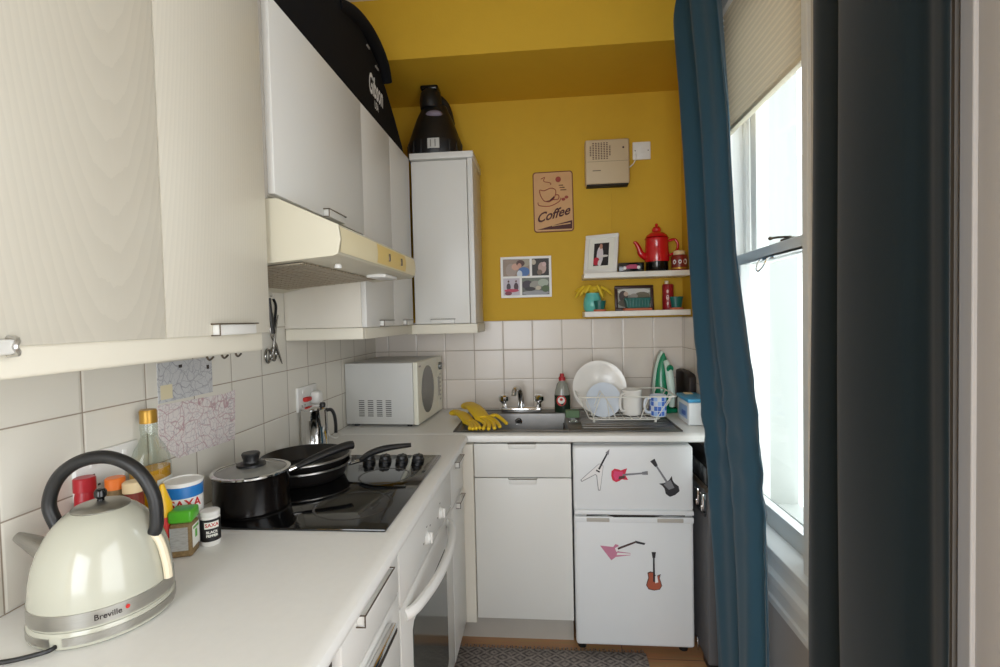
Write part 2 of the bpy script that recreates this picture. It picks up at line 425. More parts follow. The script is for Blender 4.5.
    def build(self, name, mt=None, parent=None, local=False, sharp=38, merge=True, bevel=0.0, recalc=True):
        if mt is not None and not self.mats: self.mats = [mt]
        if merge: bmesh.ops.remove_doubles(self.bm, verts=self.bm.verts, dist=1e-5)
        if recalc: bmesh.ops.recalc_face_normals(self.bm, faces=self.bm.faces[:])
        for f in self.bm.faces: f.smooth = True
        for e in self.bm.edges:
            if len(e.link_faces) != 2 or e.calc_face_angle(0) > math.radians(sharp): e.smooth = False
        me = bpy.data.meshes.new(name); self.bm.to_mesh(me); self.bm.free()
        for q in self.mats: me.materials.append(q)
        o = bpy.data.objects.new(name, me); C.objects.link(o)
        if parent is not None:
            o.parent = parent
            if not local: me.transform(wm(parent).inverted())
        if bevel:
            md = o.modifiers.new('edge', 'BEVEL'); md.width = bevel; md.segments = 2; md.limit_method = 'ANGLE'; md.angle_limit = 0.7; md.harden_normals = True
        return o

def wm(o):
    m = Matrix.Translation(o.location) @ o.rotation_euler.to_matrix().to_4x4()
    return wm(o.parent) @ m if o.parent else m

def tag(o, label, cat, group=None):
    o['label'] = label; o['category'] = cat
    if group: o['group'] = group
    return o
def thing(name, label, cat, loc=(0, 0, 0), rz=0.0, group=None):
    o = bpy.data.objects.new(name, None); C.objects.link(o); o.location = loc; o.rotation_euler = (0, 0, rz)
    o.empty_display_size = 0.05
    return tag(o, label, cat, group)
def struct(o): o['kind'] = 'structure'; return o
def crv(pts, n=8, closed=False):
    P = [Vector(p) for p in pts]; out = []; m = len(P)
    for i in range(m if closed else m - 1):
        g = (lambda k: P[k % m]) if closed else (lambda k: P[min(max(k, 0), m - 1)])
        a, b, c, d = g(i - 1), g(i), g(i + 1), g(i + 2)
        for k in range(n):
            t = k / n
            out.append(0.5 * ((2 * b) + (c - a) * t + (2 * a - 5 * b + 4 * c - d) * t * t + (3 * b - a - 3 * c + d) * t ** 3))
    if not closed: out.append(P[-1])
    return out
def lerp_tab(tab, z):
    tab = sorted(tab)
    if z <= tab[0][0]: return tab[0][1]
    for (a, va), (b, vb) in zip(tab, tab[1:]):
        if z <= b: return va + (vb - va) * (z - a) / (b - a)
    return tab[-1][1]
def ell(cx, cy, rx, ry, n=20, a0=0.0):
    return [(cx + rx * math.cos(a0 + 2 * PI * i / n), cy + ry * math.sin(a0 + 2 * PI * i / n)) for i in range(n)]

W = 1.61; ZW = 0.9; YR = -4.4; ZC = 2.75
# ------------------------------------------------------------------ the room
struct(MB().box(-0.1, W + 0.35, YR, 0.1, -0.08, 0.0).build('floor', M_floor))
struct(MB().box(-0.1, W + 0.35, YR, 0.1, ZC, ZC + 0.08).build('ceiling', M_white_paint))
struct(MB().box(-0.1, 0.0, YR, 0.0, 0.0, ZC).build('wall_left', M_yellow))
struct(MB().box(-0.1, W + 0.35, 0.0, 0.1, 0.0, ZC).build('wall_back', M_yellow))
struct(MB().box(-0.1, W + 0.35, YR - 0.1, YR, 0.0, ZC).build('wall_rear', M_white_paint))
# soffit boxing across the head of the back wall
struct(MB().box(0.0, W, -0.465, 0.0, 2.492, ZC).build('trim_soffit', M_yellow))
# right wall with the sash window opening and a wider one nearer the door end
WY0, WY1, WZ0, WZ1 = -1.20, -0.52, 0.60, 2.56
mb = MB()
for mm, xa, xb in ((M_wall_r, W, 1.72), (M_outside, 1.72, W + 0.30)):
    mb.m(mm)
    mb.box(xa, xb, WY0, WY1, 0.0, WZ0)
    mb.box(xa, xb, WY0, WY1, WZ1, ZC)
    mb.box(xa, xb, YR, WY0, 0.0, ZC)
    mb.box(xa, xb, WY1, 0.0, 0.0, 1.36)
    mb.m(M_yellow if xa == W else M_outside).box(xa, xb, WY1, 0.0, 1.36, ZC)
struct(mb.build('wall_right', None, merge=False))
# tiled splashbacks
struct(MB().box(0.0, W, -0.008, 0.0, ZW, ZW + 3 * TILE).build('trim_tiles_back', M_tile_b))
struct(MB().box(0.0, 0.008, -2.6, -0.008, ZW, 1.70).build('trim_tiles_left', M_tile_l))
struct(MB().box(W - 0.008, W, -0.46, -0.008, ZW, ZW + 3 * TILE).build('trim_tiles_right', M_tile_r))

# ------------------------------------------------------------------ window
win = bpy.data.objects.new('window_1', None); C.objects.link(win); win.location = (1.66, -0.86, 0.6); struct(win)
mb = MB()
mb.box(1.60, 1.78, WY1 - 0.05, WY1, WZ0, WZ1)                     # far jamb
mb.box(1.60, 1.78, WY0, WY0 + 0.03, WZ0, WZ1)
mb.box(1.60, 1.78, WY0, WY1, WZ1 - 0.05, WZ1)
mb.box(1.685, 1.70, WY1 - 0.075, WY1 - 0.05, WZ0, WZ1)            # parting beads
mb.box(1.685, 1.70, WY0 + 0.03, WY0 + 0.045, WZ0, WZ1)
mb.box(1.625, 1.64, WY1 - 0.07, WY1 - 0.05, WZ0, WZ1)
mb.box(1.625, 1.64, WY0 + 0.03, WY0 + 0.045, WZ0, WZ1)
mb.build('window_frame', M_gloss, win, bevel=0.003)
mb = MB()                                                         # moulded stool and apron
prof = [(1.64, 0.60), (1.64, 0.665), (1.60, 0.655), (1.585, 0.645), (1.585, 0.628), (1.592, 0.62), (1.592, 0.585), (1.578, 0.575), (1.578, 0.55), (1.592, 0.545), (1.592, 0.50), (1.585, 0.495), (1.585, 0.475), (1.61, 0.465), (1.612, 0.60)]
mb.prism(prof, 'Y', -1.62, -0.50)
mb.build('window_sill', M_gloss, win, bevel=0.002)
def sash(name, x0, x1, y0, y1, z0, z1, bot, top, st=0.045):
    m_ = MB()
    m_.box(x0, x1, y0, y1, z0, z0 + bot); m_.box(x0, x1, y0, y1, z1 - top, z1)
    m_.box(x0, x1, y0, y0 + st, z0 + bot, z1 - top); m_.box(x0, x1, y1 - st, y1, z0 + bot, z1 - top)
    s = m_.build(name, M_gloss, win, bevel=0.004)
    xm = (x0 + x1) / 2
    MB().box(xm - 0.002, xm + 0.002, y0 + st, y1 - st, z0 + bot, z1 - top).build('window_pane', M_pane, s)
    return s
lower = sash('lower_sash', 1.645, 1.683, WY0 + 0.05, WY1 - 0.075, 0.645, 1.592, 0.075, 0.038)
upper = sash('upper_sash', 1.703, 1.741, WY0 + 0.05, WY1 - 0.075, 1.552, 2.51, 0.038, 0.05)
mb = MB()
mb.tube(crv([(1.645, -0.84, 1.548), (1.63, -0.84, 1.545), (1.618, -0.845, 1.52), (1.613, -0.87, 1.507), (1.618, -0.895, 1.52), (1.63, -0.90, 1.545), (1.645, -0.90, 1.548)], 5), 0.003, 6)
mb.box(1.640, 1.646, -0.92, -0.82, 1.543, 1.552)
mb.build('sash_lift', M_chrome, win)
mb = MB(); mb.box(1.65, 1.69, -1.0, -0.94, 1.592, 1.599, 0.002); mb.tube([(1.67, -0.97, 1.602), (1.645, -0.94, 1.606), (1.632, -0.925, 1.606)], 0.004, 6); mb.ball((1.63, -0.922, 1.606), 0.008, 0.008, 0.006)
mb.build('sash_fastener', M_bronze, win)
MB().box(1.606, 1.645, -0.612, -0.575, 1.585, 1.66, 0.004).build('sash_stop', M_gloss, win)

# building across the yard
struct(MB().box(4.6, 4.8, -9, 9, -3, 3.6).box(4.54, 4.6, -1.3, -1.2, -3, 3.6).box(4.5, 4.6, -3.4, -2.2, 0.2, 2.0).build('wall_outside', M_outside))

# pleated blind drawn half way
bl = thing('pleated_blind', 'cream pleated blind drawn half way down the sash window', 'blind', (1.62, -0.86, 2.06))
mb = MB()
prof_n = 44
def blind_fn(u, v):
    z = 2.06 + v * 0.49
    k = v * prof_n
    return (1.618 + 0.004 * (1 if int(round(k)) % 2 else -1), -0.545 - u * 0.63, z)
mb.grid(blind_fn, 1, prof_n).build('blind_fabric', M_blind, bl, sharp=180)
MB().box(1.608, 1.63, -1.175, -0.545, 2.045, 2.062, 0.003).build('bottom_bar', M_cream_pl, bl)

# ------------------------------------------------------------------ curtains
def curtain(name, lab, L, R_, xc, amp, folds, ztop, zbot, mt, xs, phase=0.0, wr=0.0):
    def fn(u, v):
        z = ztop + (zbot - ztop) * v
        yl, yr = lerp_tab(L, z), lerp_tab(R_, z)
        uu = u + 0.02 * math.sin(3 * v * PI + u * 5)
        y = yl + (yr - yl) * u
        x = lerp_tab(xs, z) + (lerp_tab(xc, u))
        a = amp * (0.75 + 0.35 * math.sin(v * 4 + u * 3))
        x += a * math.sin(2 * PI * folds * uu + phase + 0.5 * math.sin(v * 3.1))
        x += a * 0.35 * math.sin(2 * PI * folds * 2.3 * uu + 1.3 + v * 2)
        if wr:
            w_ = wr * math.exp(-((z - 0.95) / 0.25) ** 2)
            x += w_ * math.sin(z * 46 + u * 9) * 0.5 + w_ * math.sin(z * 71 - u * 14) * 0.3
        return (x, y, z)
    t = tag(MB().grid(fn, 90, 110).build(name, mt, None, sharp=180), lab, 'curtain')
    md = t.modifiers.new('cloth', 'SOLIDIFY'); md.thickness = 0.003
    return t
Lf = [(2.76, -0.29), (2.27, -0.41), (1.31, -0.54), (0.86, -0.67), (0.14, -0.79), (0, -0.80)]
Rf = [(2.75, -0.80), (2.39, -0.87), (2.0, -0.963), (1.546, -1.016), (1.128, -1.146), (0.81, -1.196), (0.49, -1.209), (0, -1.21)]
curtain('curtain', 'blue teal curtain bunched on the far side of the window, catching daylight', Lf, Rf,
        [(0, 0.0), (0.7, -0.005), (1.0, 0.0)], 0.026, 2.4, 2.745, 0.015, M_curtain, [(0, 1.495), (2.75, 1.50)], 0.6, 0.006)
# near curtain: explicit fold line
fold = crv([(1.565, -1.327), (1.545, -1.357), (1.515, -1.387), (1.50, -1.422), (1.51, -1.467), (1.525, -1.512), (1.505, -1.526), (1.485, -1.545), (1.478, -1.592), (1.48, -1.65), (1.492, -1.70), (1.512, -1.722), (1.507, -1.745), (1.505, -1.762), (1.515, -1.760), (1.55, -1.706)], 5)
def near_fn(u, v):
    k = u * (len(fold) - 1); i = min(int(k), len(fold) - 2); p = fold[i].lerp(fold[i + 1], k - i)
    z = 2.74 + (0.02 - 2.74) * v
    d = 0.006 * math.sin(v * 5 + u * 6)
    return (p.x + d, p.y + 0.012 * (v - 0.3) * (1 if u < 0.7 else -0.2) + 0.004 * math.sin(v * 9 + u * 4), z)
t = tag(MB().grid(near_fn, len(fold) - 1, 60).build('curtain', M_curtain_d, None, sharp=180), 'very dark curtain hanging straight on the near side of the window', 'curtain')
md = t.modifiers.new('cloth', 'SOLIDIFY'); md.thickness = 0.003
struct(MB().box(1.49, 1.53, -1.80, -0.25, 2.742, ZC).build('trim_curtain_track', M_white))
# narrow dark strip and stepped architrave where the wall begins again
struct(MB().box(1.592, W, -1.648, -1.640, 0.0, ZC).build('trim_dark_strip', M_bronze))
struct(MB().box(1.598, W, -1.70, -1.672, 0.0, ZC).box(1.604, W, -2.0, -1.70, 0, ZC).build('trim_architrave', M_wall_r, bevel=0.004))

# ------------------------------------------------------------------ cabinets helpers
def j_handle_x(parent, x, y0, y1, z, up=True):
    """pale grip with bright edges on a front facing +X, running along Y"""
    h = MB()
    h.m(M_cab).box(x, x + 0.016, y0, y1, z - 0.010, z + 0.010, 0.003)
    h.m(M_bronze)
    h.tube([(x, y0 - 0.002, z + 0.011), (x + 0.018, y0 - 0.002, z + 0.011), (x + 0.018, y1 + 0.002, z + 0.011), (x, y1 + 0.002, z + 0.011)], 0.0016, 6)
    h.tube([(x, y0 - 0.002, z - 0.010), (x + 0.017, y0 - 0.002, z - 0.010), (x + 0.017, y0 - 0.002, z + 0.011)], 0.0014, 6)
    return h.build('handle', None, parent)
def j_handle_y(parent, y, x0, x1, z, edge=False):
    h = MB()
    h.m(M_cab).box(x0, x1, y - 0.016, y, z - 0.010, z + 0.010, 0.003)
    h.m(M_bronze).tube([(x0 - 0.002, y, z + 0.011), (x0 - 0.002, y - 0.017, z + 0.011), (x1 + 0.002, y - 0.017, z + 0.011), (x1 + 0.002, y, z + 0.011)], 0.0014, 6)
    return h.build('handle', None, parent)
def slab_x(name, parent, y0, y1, z0, z1, x1, th=0.018, mt=None, bev=0.002):
    return MB().box(x1 - th, x1, y0, y1, z0, z1, bev).build(name, mt or M_cab, parent)
def slab_y(name, parent, x0, x1, z0, z1, y0, th=0.018, mt=None, bev=0.002):
    return MB().box(x0, x1, y0, y0 + th, z0, z1, bev).build(name, mt or M_cab, parent)

# wall units on the left ------------------------------------------------
FX = 0.303
def wall_unit(lab, y0, y1, z0, z1, depth=0.2845):
    t = thing('wall_cabinet', lab, 'cabinet', (0.15, (y0 + y1) / 2, z0))
    MB().box(0.009, depth, y0, y1, z0, z1, 0.001).build('cabinet_body', M_carc, t)
    return t
w1 = wall_unit('large white wood-grain wall cabinet nearest the camera, above the kettle', -2.33, -1.826, 1.372, 2.115)
d = slab_x('door', w1, -2.33, -1.8255, 1.352, 2.115, FX, mt=M_cab_grain); 
h = MB(); h.m(M_steel); h.tube(crv([(FX, -2.058, 1.362), (FX + 0.012, -2.058, 1.36), (FX + 0.016, -2.064, 1.352), (FX + 0.012, -2.058, 1.344), (FX, -2.058, 1.342)], 4), 0.003, 6)
h.m(M_cab).box(FX, FX + 0.014, -2.19, -2.06, 1.343, 1.361, 0.004); h.build('handle', None, d)
w2 = wall_unit('narrow white wood-grain wall cabinet between the large near cabinet and the cooker hood', -1.822, -1.53, 1.372, 2.115)
d = slab_x('door', w2, -1.8225, -1.524, 1.352, 2.115, FX, mt=M_cab_grain); j_handle_x(d, FX, -1.715, -1.60, 1.362)
w3 = wall_unit('white wall cabinet directly above the cream cooker hood', -1.484, -0.932, 1.665, 2.115)
d = slab_x('door', w3, -1.484, -0.922, 1.667, 2.115, FX); j_handle_x(d, FX, -1.235, -1.12, 1.676)
w4 = wall_unit('tall white two-door wall cabinet between cooker hood and corner', -0.926, -0.306, 1.3525, 2.115)
d = slab_x('door', w4, -0.926, -0.612, 1.352, 2.115, FX); j_handle_x(d, FX, -0.79, -0.67, 1.364)
d = slab_x('door', w4, -0.608, -0.325, 1.352, 2.115, FX); j_handle_x(d, FX, -0.49, -0.385, 1.364)
# dark filler strip between near cabinets and the one over the hood
struct(MB().box(0.009, 0.286, -1.5225, -1.486, 1.655, 2.112).build('trim_filler', M_plinth))
w5 = thing('wall_cabinet', 'white corner wall cabinet facing the room, with black vacuum cleaner on top', 'cabinet', (0.45, -0.15, 1.352))
MB().box(0.3055, 0.592, -0.280, -0.009, 1.352, 2.115, 0.001).build('cabinet_body', M_carc, w5)
d = slab_y('door', w5, 0.3065, 0.566, 1.354, 2.108, -0.300); j_handle_y(d, -0.300, 0.385, 0.495, 1.364)
slab_y('side_post', w5, 0.570, 0.594, 1.352, 2.115, -0.300)
MB().box(0.300, 0.598, -0.304, -0.009, 2.117, 2.146, 0.002).build('top_panel', M_cab, w5)
# light pelmets under the wall units
p1 = thing('light_pelmet', 'cream pelmet strip under the two near wall cabinets, rounded end above the maps', 'pelmet', (0.29, -1.9, 1.315))
MB().box(0.262, 0.294, -2.33, -1.537, 1.314, 1.3705, 0.006, 3).build('pelmet_board', M_pelmet, p1)
for k in range(3):
    MB().tube(crv([(0.25, -1.66 + 0.045 * k, 1.372), (0.25, -1.66 + 0.045 * k, 1.316), (0.25, -1.652 + 0.045 * k, 1.303), (0.25, -1.64 + 0.045 * k, 1.308)], 4), 0.0022, 6).build('cup_hook', M_bronze, p1)
p2 = thing('light_pelmet', 'white pelmet strip running under the tall cabinet and corner cabinet', 'pelmet', (0.29, -0.5, 1.31))
MB().box(0.012, 0.290, -0.930, -0.912, 1.311, 1.351, 0.003).box(0.268, 0.291, -0.912, -0.300, 1.311, 1.351, 0.003).box(0.268, 0.600, -0.302, -0.280, 1.307, 1.351, 0.003).box(0.580, 0.600, -0.280, -0.010, 1.307, 1.351, 0.003).build('pelmet_board', M_pelmet, p2, merge=False)

# ------------------------------------------------------------------ cooker hood
hd = thing('cooker_hood', 'cream cooker hood with yellowed switch panel above the hob', 'cooker hood', (0.2, -1.22, 1.5))
YH0, YH1 = -1.505, -0.935
prof = [(0.010, 1.475), (0.010, 1.652), (0.318, 1.652), (0.458, 1.588), (0.462, 1.555), (0.455, 1.523), (0.445, 1.519), (0.10, 1.492)]
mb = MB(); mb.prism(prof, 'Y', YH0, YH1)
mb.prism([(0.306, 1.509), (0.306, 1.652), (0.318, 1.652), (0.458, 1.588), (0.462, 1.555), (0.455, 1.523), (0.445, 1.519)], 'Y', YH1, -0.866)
mb.build('hood_body', M_hood_shaded, hd, bevel=0.003)
mb = MB()
def fas(y, w, e):  # fascia surface points
    z = 1.585 + (1.526 - 1.585) * w
    x = 0.4585 + 0.004 * math.sin(PI * w) + e
    return (x, y, z)
MB().grid(lambda u, v: fas(YH0 + 0.003 + 0.632 * u, 0.02 + 0.96 * v, 0.0008), 4, 6).build('front_fascia_lit', M_hood_lit, hd)  # thin skin over the front, its paler cream is painted light
MB().grid(lambda u, v: fas(-1.262 + 0.272 * u, 0.06 + 0.86 * v, 0.0015), 4, 6).build('switch_panel', M_hood_panel, hd)
for yy in (-1.165, -1.045):
    MB().box(0.461, 0.468, yy - 0.004, yy + 0.004, 1.544, 1.566, 0.0015).build('slider_switch', M_bronze, hd)
def gz(x): return 1.492 + (x - 0.10) * 0.0783
mb = MB()
mb.m(M_gap).poly([(0.05, -1.48, gz(0.05) - 0.0015), (0.36, -1.48, gz(0.36) - 0.0015), (0.36, -0.99, gz(0.36) - 0.0015), (0.05, -0.99, gz(0.05) - 0.0015)])
mb.m(M_grille)
for i in range(22):
    y = -1.475 + i * 0.0225
    mb.box(0.05, 0.36, y, y + 0.013, 0, 0.001)
    for v in list(mb.bm.verts)[-8:]: v.co.z = gz(v.co.x) - (0.005 if v.co.z < 0.0005 else 0.001)
for i in range(12):
    x = 0.06 + i * 0.026
    mb.box(x, x + 0.007, -1.478, -0.992, gz(x) - 0.0055, gz(x) - 0.002)
mb.build('filter_grille', None, hd, merge=False)
MB().lathe([(0, 0), (0.009, 0), (0.009, 0.006), (0.006, 0.01), (0, 0.01)], (0.41, -1.40, 1.503), 12).build('pilot_lamp', M_white, hd)
MB().box(0.37, 0.43, -1.10, -0.98, 1.506, 1.516, 0.002).build('lamp_cover', M_white, hd)

# ------------------------------------------------------------------ base units, left run
BX = 0.565
# worktops
mb = MB()
prof = [(0.009, 0.862), (0.565, 0.862), (0.579, 0.865), (0.586, 0.874), (0.587, 0.884), (0.583, 0.894), (0.573, 0.8995), (0.560, 0.900), (0.009, 0.900)]
mb.prism(prof, 'Y', -2.50, -0.5875)
tag(mb.build('worktop', M_top), 'long white laminate worktop under the wall cabinets carrying hob and kettle', 'worktop')
# back worktop with a cut-out for the sink
SX0, SX1, SY0, SY1 = 0.52, 1.453, -0.55, -0.075
mb = MB()
BX0, BX1, BY0, BY1 = 0.555, 1.0, -0.515, -0.175      # bowl
mb.box(0.009, BX0 - 0.012, -0.565, -0.0085, 0.862, 0.900)
mb.box(BX1 + 0.012, W - 0.009, -0.565, -0.0085, 0.862, 0.900)
mb.box(BX0 - 0.012, BX1 + 0.012, -0.565, BY0 - 0.012, 0.862, 0.900)
mb.box(BX0 - 0.012, BX1 + 0.012, BY1 + 0.012, -0.0085, 0.862, 0.900)
prof = [(-0.565, 0.862), (-0.575, 0.864), (-0.5855, 0.870), (-0.587, 0.882), (-0.584, 0.893), (-0.575, 0.899), (-0.565, 0.900)]
mb.prism(prof, 'X', 0.009, W - 0.009)
bw = tag(mb.build('worktop', M_top), 'short white laminate worktop along the tiled back wall holding the sink', 'worktop')

def base_unit(lab, y0, y1, name='base_cabinet', inset=0.0):
    t = thing(name, lab, 'cabinet', (0.28, (y0 + y1) / 2, 0))
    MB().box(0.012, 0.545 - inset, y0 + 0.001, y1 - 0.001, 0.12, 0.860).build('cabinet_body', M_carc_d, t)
    MB().box(0.42, 0.50, y0 + 0.001, y1 - 0.001, 0.0, 0.12).build('plinth', M_plinth, t)
    return t
u0 = base_unit('white base cabinet end under the worktop nearest the camera, mostly out of view', -2.40, -1.808)
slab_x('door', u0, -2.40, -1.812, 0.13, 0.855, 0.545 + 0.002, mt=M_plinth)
u1 = base_unit('white base cabinet with top drawer and chrome-handled lower drawer left of the oven', -1.803, -1.487)
d = slab_x('drawer', u1, -1.800, -1.490, 0.757, 0.857, BX)
j_handle_x(d, BX, -1.735, -1.57, 0.850 - 0.008)
d = slab_x('drawer', u1, -1.800, -1.490, 0.13, 0.753, BX)
mb = MB(); mb.m(M_chrome).box(BX, BX + 0.022, -1.735, -1.57, 0.714, 0.738, 0.005, 3); mb.m(M_gap).box(BX + 0.0195, BX + 0.0225, -1.73, -1.575, 0.722, 0.728)
mb.build('handle', None, d)
# oven
ov = thing('oven', 'white built-in oven with dark glass door and arched handle below the hob', 'oven', (0.3, -1.16, 0))
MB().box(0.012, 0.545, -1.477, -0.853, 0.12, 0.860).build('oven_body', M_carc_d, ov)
MB().box(0.42, 0.50, -1.477, -0.853, 0.0, 0.12).build('plinth', M_plinth, ov)
cp = slab_x('control_panel', ov, -1.478, -0.850, 0.712, 0.857, BX)
for yy in (-1.216, -1.04):
    mb = MB(); mb.lathe([(0, 0), (0.019, 0), (0.019, 0.003), (0.016, 0.005), (0.0155, 0.010), (0.013, 0.012), (0, 0.012)], (BX, yy, 0.757), 24, 'X')
    mb.box(BX + 0.011, BX + 0.017, yy - 0.004, yy + 0.004, 0.741, 0.773, 0.002)
    mb.build('knob', M_white, cp)
for yy, z_ in ((-1.216, 0.788), (-1.04, 0.788), (-1.255, 0.757), (-1.08, 0.757), (-1.176, 0.775)): MB().box(BX, BX + 0.0008, yy - 0.004, yy + 0.004, z_ - 0.0015, z_ + 0.0015).build('dial_mark', M_bronze, cp)
od = slab_x('door', ov, -1.478, -0.850, 0.135, 0.706, BX, bev=0.004)
mb = MB(); mb.prism([(-1.375, 0.225), (-0.985, 0.225), (-0.975, 0.235), (-0.975, 0.60), (-0.99, 0.615), (-1.37, 0.615), (-1.385, 0.60), (-1.385, 0.235)], 'X', BX - 0.001, BX + 0.0025)
mb.build('oven_window', M_ovenglass, od)
mb = MB(); hp = crv([(BX - 0.002, -1.44, 0.672), (BX + 0.02, -1.41, 0.676), (BX + 0.042, -1.30, 0.680), (BX + 0.048, -1.19, 0.682), (BX + 0.042, -1.08, 0.682), (BX + 0.02, -0.96, 0.680), (BX - 0.002, -0.93, 0.678)], 6)
mb.tube(hp, 0.013, 10, flat=1.1); mb.build('handle', M_white, od)
u2 = base_unit('narrow white base cabinet with drawer between oven and corner', -0.847, -0.592)
d = slab_x('drawer', u2, -0.845, -0.594, 0.693, 0.857, BX); j_handle_x(d, BX, -0.76, -0.66, 0.826)
d = slab_x('door', u2, -0.845, -0.594, 0.13, 0.688, BX); j_handle_x(d, BX, -0.76, -0.66, 0.672)
# under-sink unit
us = thing('base_cabinet', 'white under-sink cabinet with top drawer and single door beside the fridge', 'cabinet', (0.8, -0.3, 0))
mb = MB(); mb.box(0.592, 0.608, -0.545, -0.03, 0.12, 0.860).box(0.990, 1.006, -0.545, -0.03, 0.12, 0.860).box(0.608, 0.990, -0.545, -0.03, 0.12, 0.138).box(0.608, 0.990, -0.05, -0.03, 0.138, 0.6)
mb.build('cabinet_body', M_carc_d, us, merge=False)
MB().box(0.549, 0.606, -0.591, -0.5465, 0.12, 0.860).build('filler_post', M_carc, us)
MB().box(0.52, 1.006, -0.50, -0.485, 0.0, 0.119).build('plinth', M_plinth, us)
d = slab_y('drawer', us, 0.608, 1.006, 0.7175, 0.856, -0.565); j_handle_y(d, -0.565, 0.752, 0.862, 0.849)
d = slab_y('door', us, 0.608, 1.006, 0.124, 0.7135, -0.565); j_handle_y(d, -0.565, 0.752, 0.864, 0.703)

# ------------------------------------------------------------------ fridge freezer
fr = thing('fridge_freezer', 'white two-door undercounter fridge freezer with guitar magnets', 'fridge', (1.24, -0.3, 0))
FY = -0.605
MB().box(1.016, 1.476, -0.555, -0.06, 0.035, 0.856, 0.006).build('fridge_body', M_fridge, fr)
for x in (1.04, 1.45): MB().lathe([(0, 0), (0.018, 0), (0.018, 0.036), (0, 0.036)], (x, -0.53, 0), 12).build('foot', M_black, fr)
dz = MB(); dz.box(1.012, 1.476, FY, -0.560, 0.600, 0.856, 0.010, 3); fd = dz.build('freezer_door', M_fridge, fr)
MB().box(1.013, 1.475, FY - 0.008, -0.565, 0.584, 0.602, 0.004).build('handle_strip', M_fridge, fd)
dz = MB(); dz.box(1.012, 1.476, FY, -0.560, 0.050, 0.574, 0.012, 3); rd = dz.build('fridge_door', M_fridge, fr)
mb = MB(); mb.m(M_fridge).box(1.013, 1.475, FY - 0.006, -0.565, 0.552, 0.576, 0.004)
mb.m(M_plinth).box(1.06, 1.15, FY - 0.0075, FY - 0.004, 0.556, 0.572, 0.002).box(1.335, 1.435, FY - 0.0075, FY - 0.004, 0.556, 0.572, 0.002); mb.build('handle_strip', None, rd)
mb = MB(); mb.prism([(1.06, 0.580), (1.14, 0.584), (1.17, 0.576), (1.32, 0.578), (1.36, 0.585), (1.44, 0.582), (1.44, 0.586), (1.06, 0.586)], 'Y', FY - 0.0088, FY - 0.007); mb.build('grip_shadow_gap', M_gap, rd)

# guitar magnets --------------------------------------------------------
def magnet(lab, cx, cz, ang, sc, parts):
    t = thing('guitar_magnet', lab, 'fridge magnet', (cx, FY - 0.0005, cz))
    t.rotation_euler = (0, -ang, 0)
    for i, (nm, mt, pts) in enumerate(parts):
        MB().prism([(x * sc, z * sc) for x, z in pts], 'Y', -0.0016 - 0.0006 * i, 0.0).build(nm, mt, t, local=True)
    return t
# guitars drawn with neck along +X, body about the origin
def neck(x0, x1, w): return [(x0, -w), (x1, -w * 0.8), (x1, w * 0.8), (x0, w)]
def body_round(r1, r2, L): 
    out = []
    for i in range(28):
        a = 2 * PI * i / 28; x = math.cos(a); 
        r = r1 if x < 0 else r2
        waist = 1 - 0.18 * math.exp(-((x - 0.15) / 0.22) ** 2)
        out.append((L * x, r * math.sin(a) * waist))
    return out
pk = flat((214, 60, 110)); dk = flat((38, 36, 40)); wt = flat((232, 230, 228)); brn = flat((70, 46, 40)); red2 = flat((206, 36, 66)); sun = flat((168, 84, 60)); pnk = flat((196, 122, 148)); gry = flat((120, 120, 124))
# white V
magnet('white V-shaped guitar magnet at top left of the freezer door', 1.105, 0.752, math.radians(62), 1.0, [
    ('guitar_body', gry, [(0.035, -0.010), (-0.058, -0.044), (-0.062, -0.036), (-0.012, -0.003), (-0.012, 0.003), (-0.062, 0.036), (-0.058, 0.044), (0.035, 0.010)]),
    ('guitar_face', wt, [(0.034, -0.009), (-0.055, -0.041), (-0.058, -0.037), (-0.009, -0.004), (-0.009, 0.004), (-0.058, 0.037), (-0.055, 0.041), (0.034, 0.009)]),
    ('pickups', dk, [(0.004, -0.008), (0.010, -0.008), (0.010, 0.008), (0.004, 0.008)]),
    ('neck', dk, neck(0.015, 0.085, 0.0035)),
    ('headstock', gry, [(0.085, -0.007), (0.106, 0.0), (0.085, 0.007)])])
magnet('pink semi-hollow guitar magnet in the middle of the freezer door', 1.190, 0.742, math.radians(5), 1.0, [
    ('guitar_body', red2, [(-0.03, 0), (-0.027, 0.018), (-0.014, 0.027), (0.0, 0.023), (0.010, 0.018), (0.020, 0.021), (0.034, 0.024), (0.028, 0.010), (0.024, 0.0), (0.028, -0.010), (0.034, -0.022), (0.020, -0.020), (0.010, -0.017), (0.0, -0.023), (-0.014, -0.027), (-0.027, -0.018)]),
    ('guitar_face', pk, [(-0.022, 0), (-0.016, 0.018), (0.0, 0.014), (0.016, 0.013), (0.016, -0.013), (0.0, -0.014), (-0.016, -0.018)]),
    ('pickguard', brn, [(-0.004, -0.016), (0.022, -0.014), (0.022, -0.004), (0.0, -0.004)]),
    ('neck', gry, neck(0.014, 0.092, 0.0035)),
    ('headstock', gry, [(0.090, -0.005), (0.112, -0.007), (0.112, 0.007), (0.090, 0.005)])])
magnet('black double-horned guitar magnet at right of the freezer door', 1.388, 0.694, math.radians(122), 1.0, [
    ('guitar_body', dk, [(-0.034, 0), (-0.03, 0.022), (-0.012, 0.029), (0.008, 0.022), (0.022, 0.023), (0.036, 0.029), (0.028, 0.013), (0.026, 0), (0.028, -0.013), (0.036, -0.029), (0.022, -0.023), (0.008, -0.022), (-0.012, -0.029), (-0.03, -0.022)]),
    ('pickguard', gry, [(-0.008, -0.012), (0.026, -0.016), (0.024, 0.016), (-0.004, 0.010)]),
    ('neck', gry, neck(0.010, 0.102, 0.0042)),
    ('headstock', dk, [(0.100, -0.006), (0.128, -0.010), (0.128, 0.010), (0.100, 0.006)])])
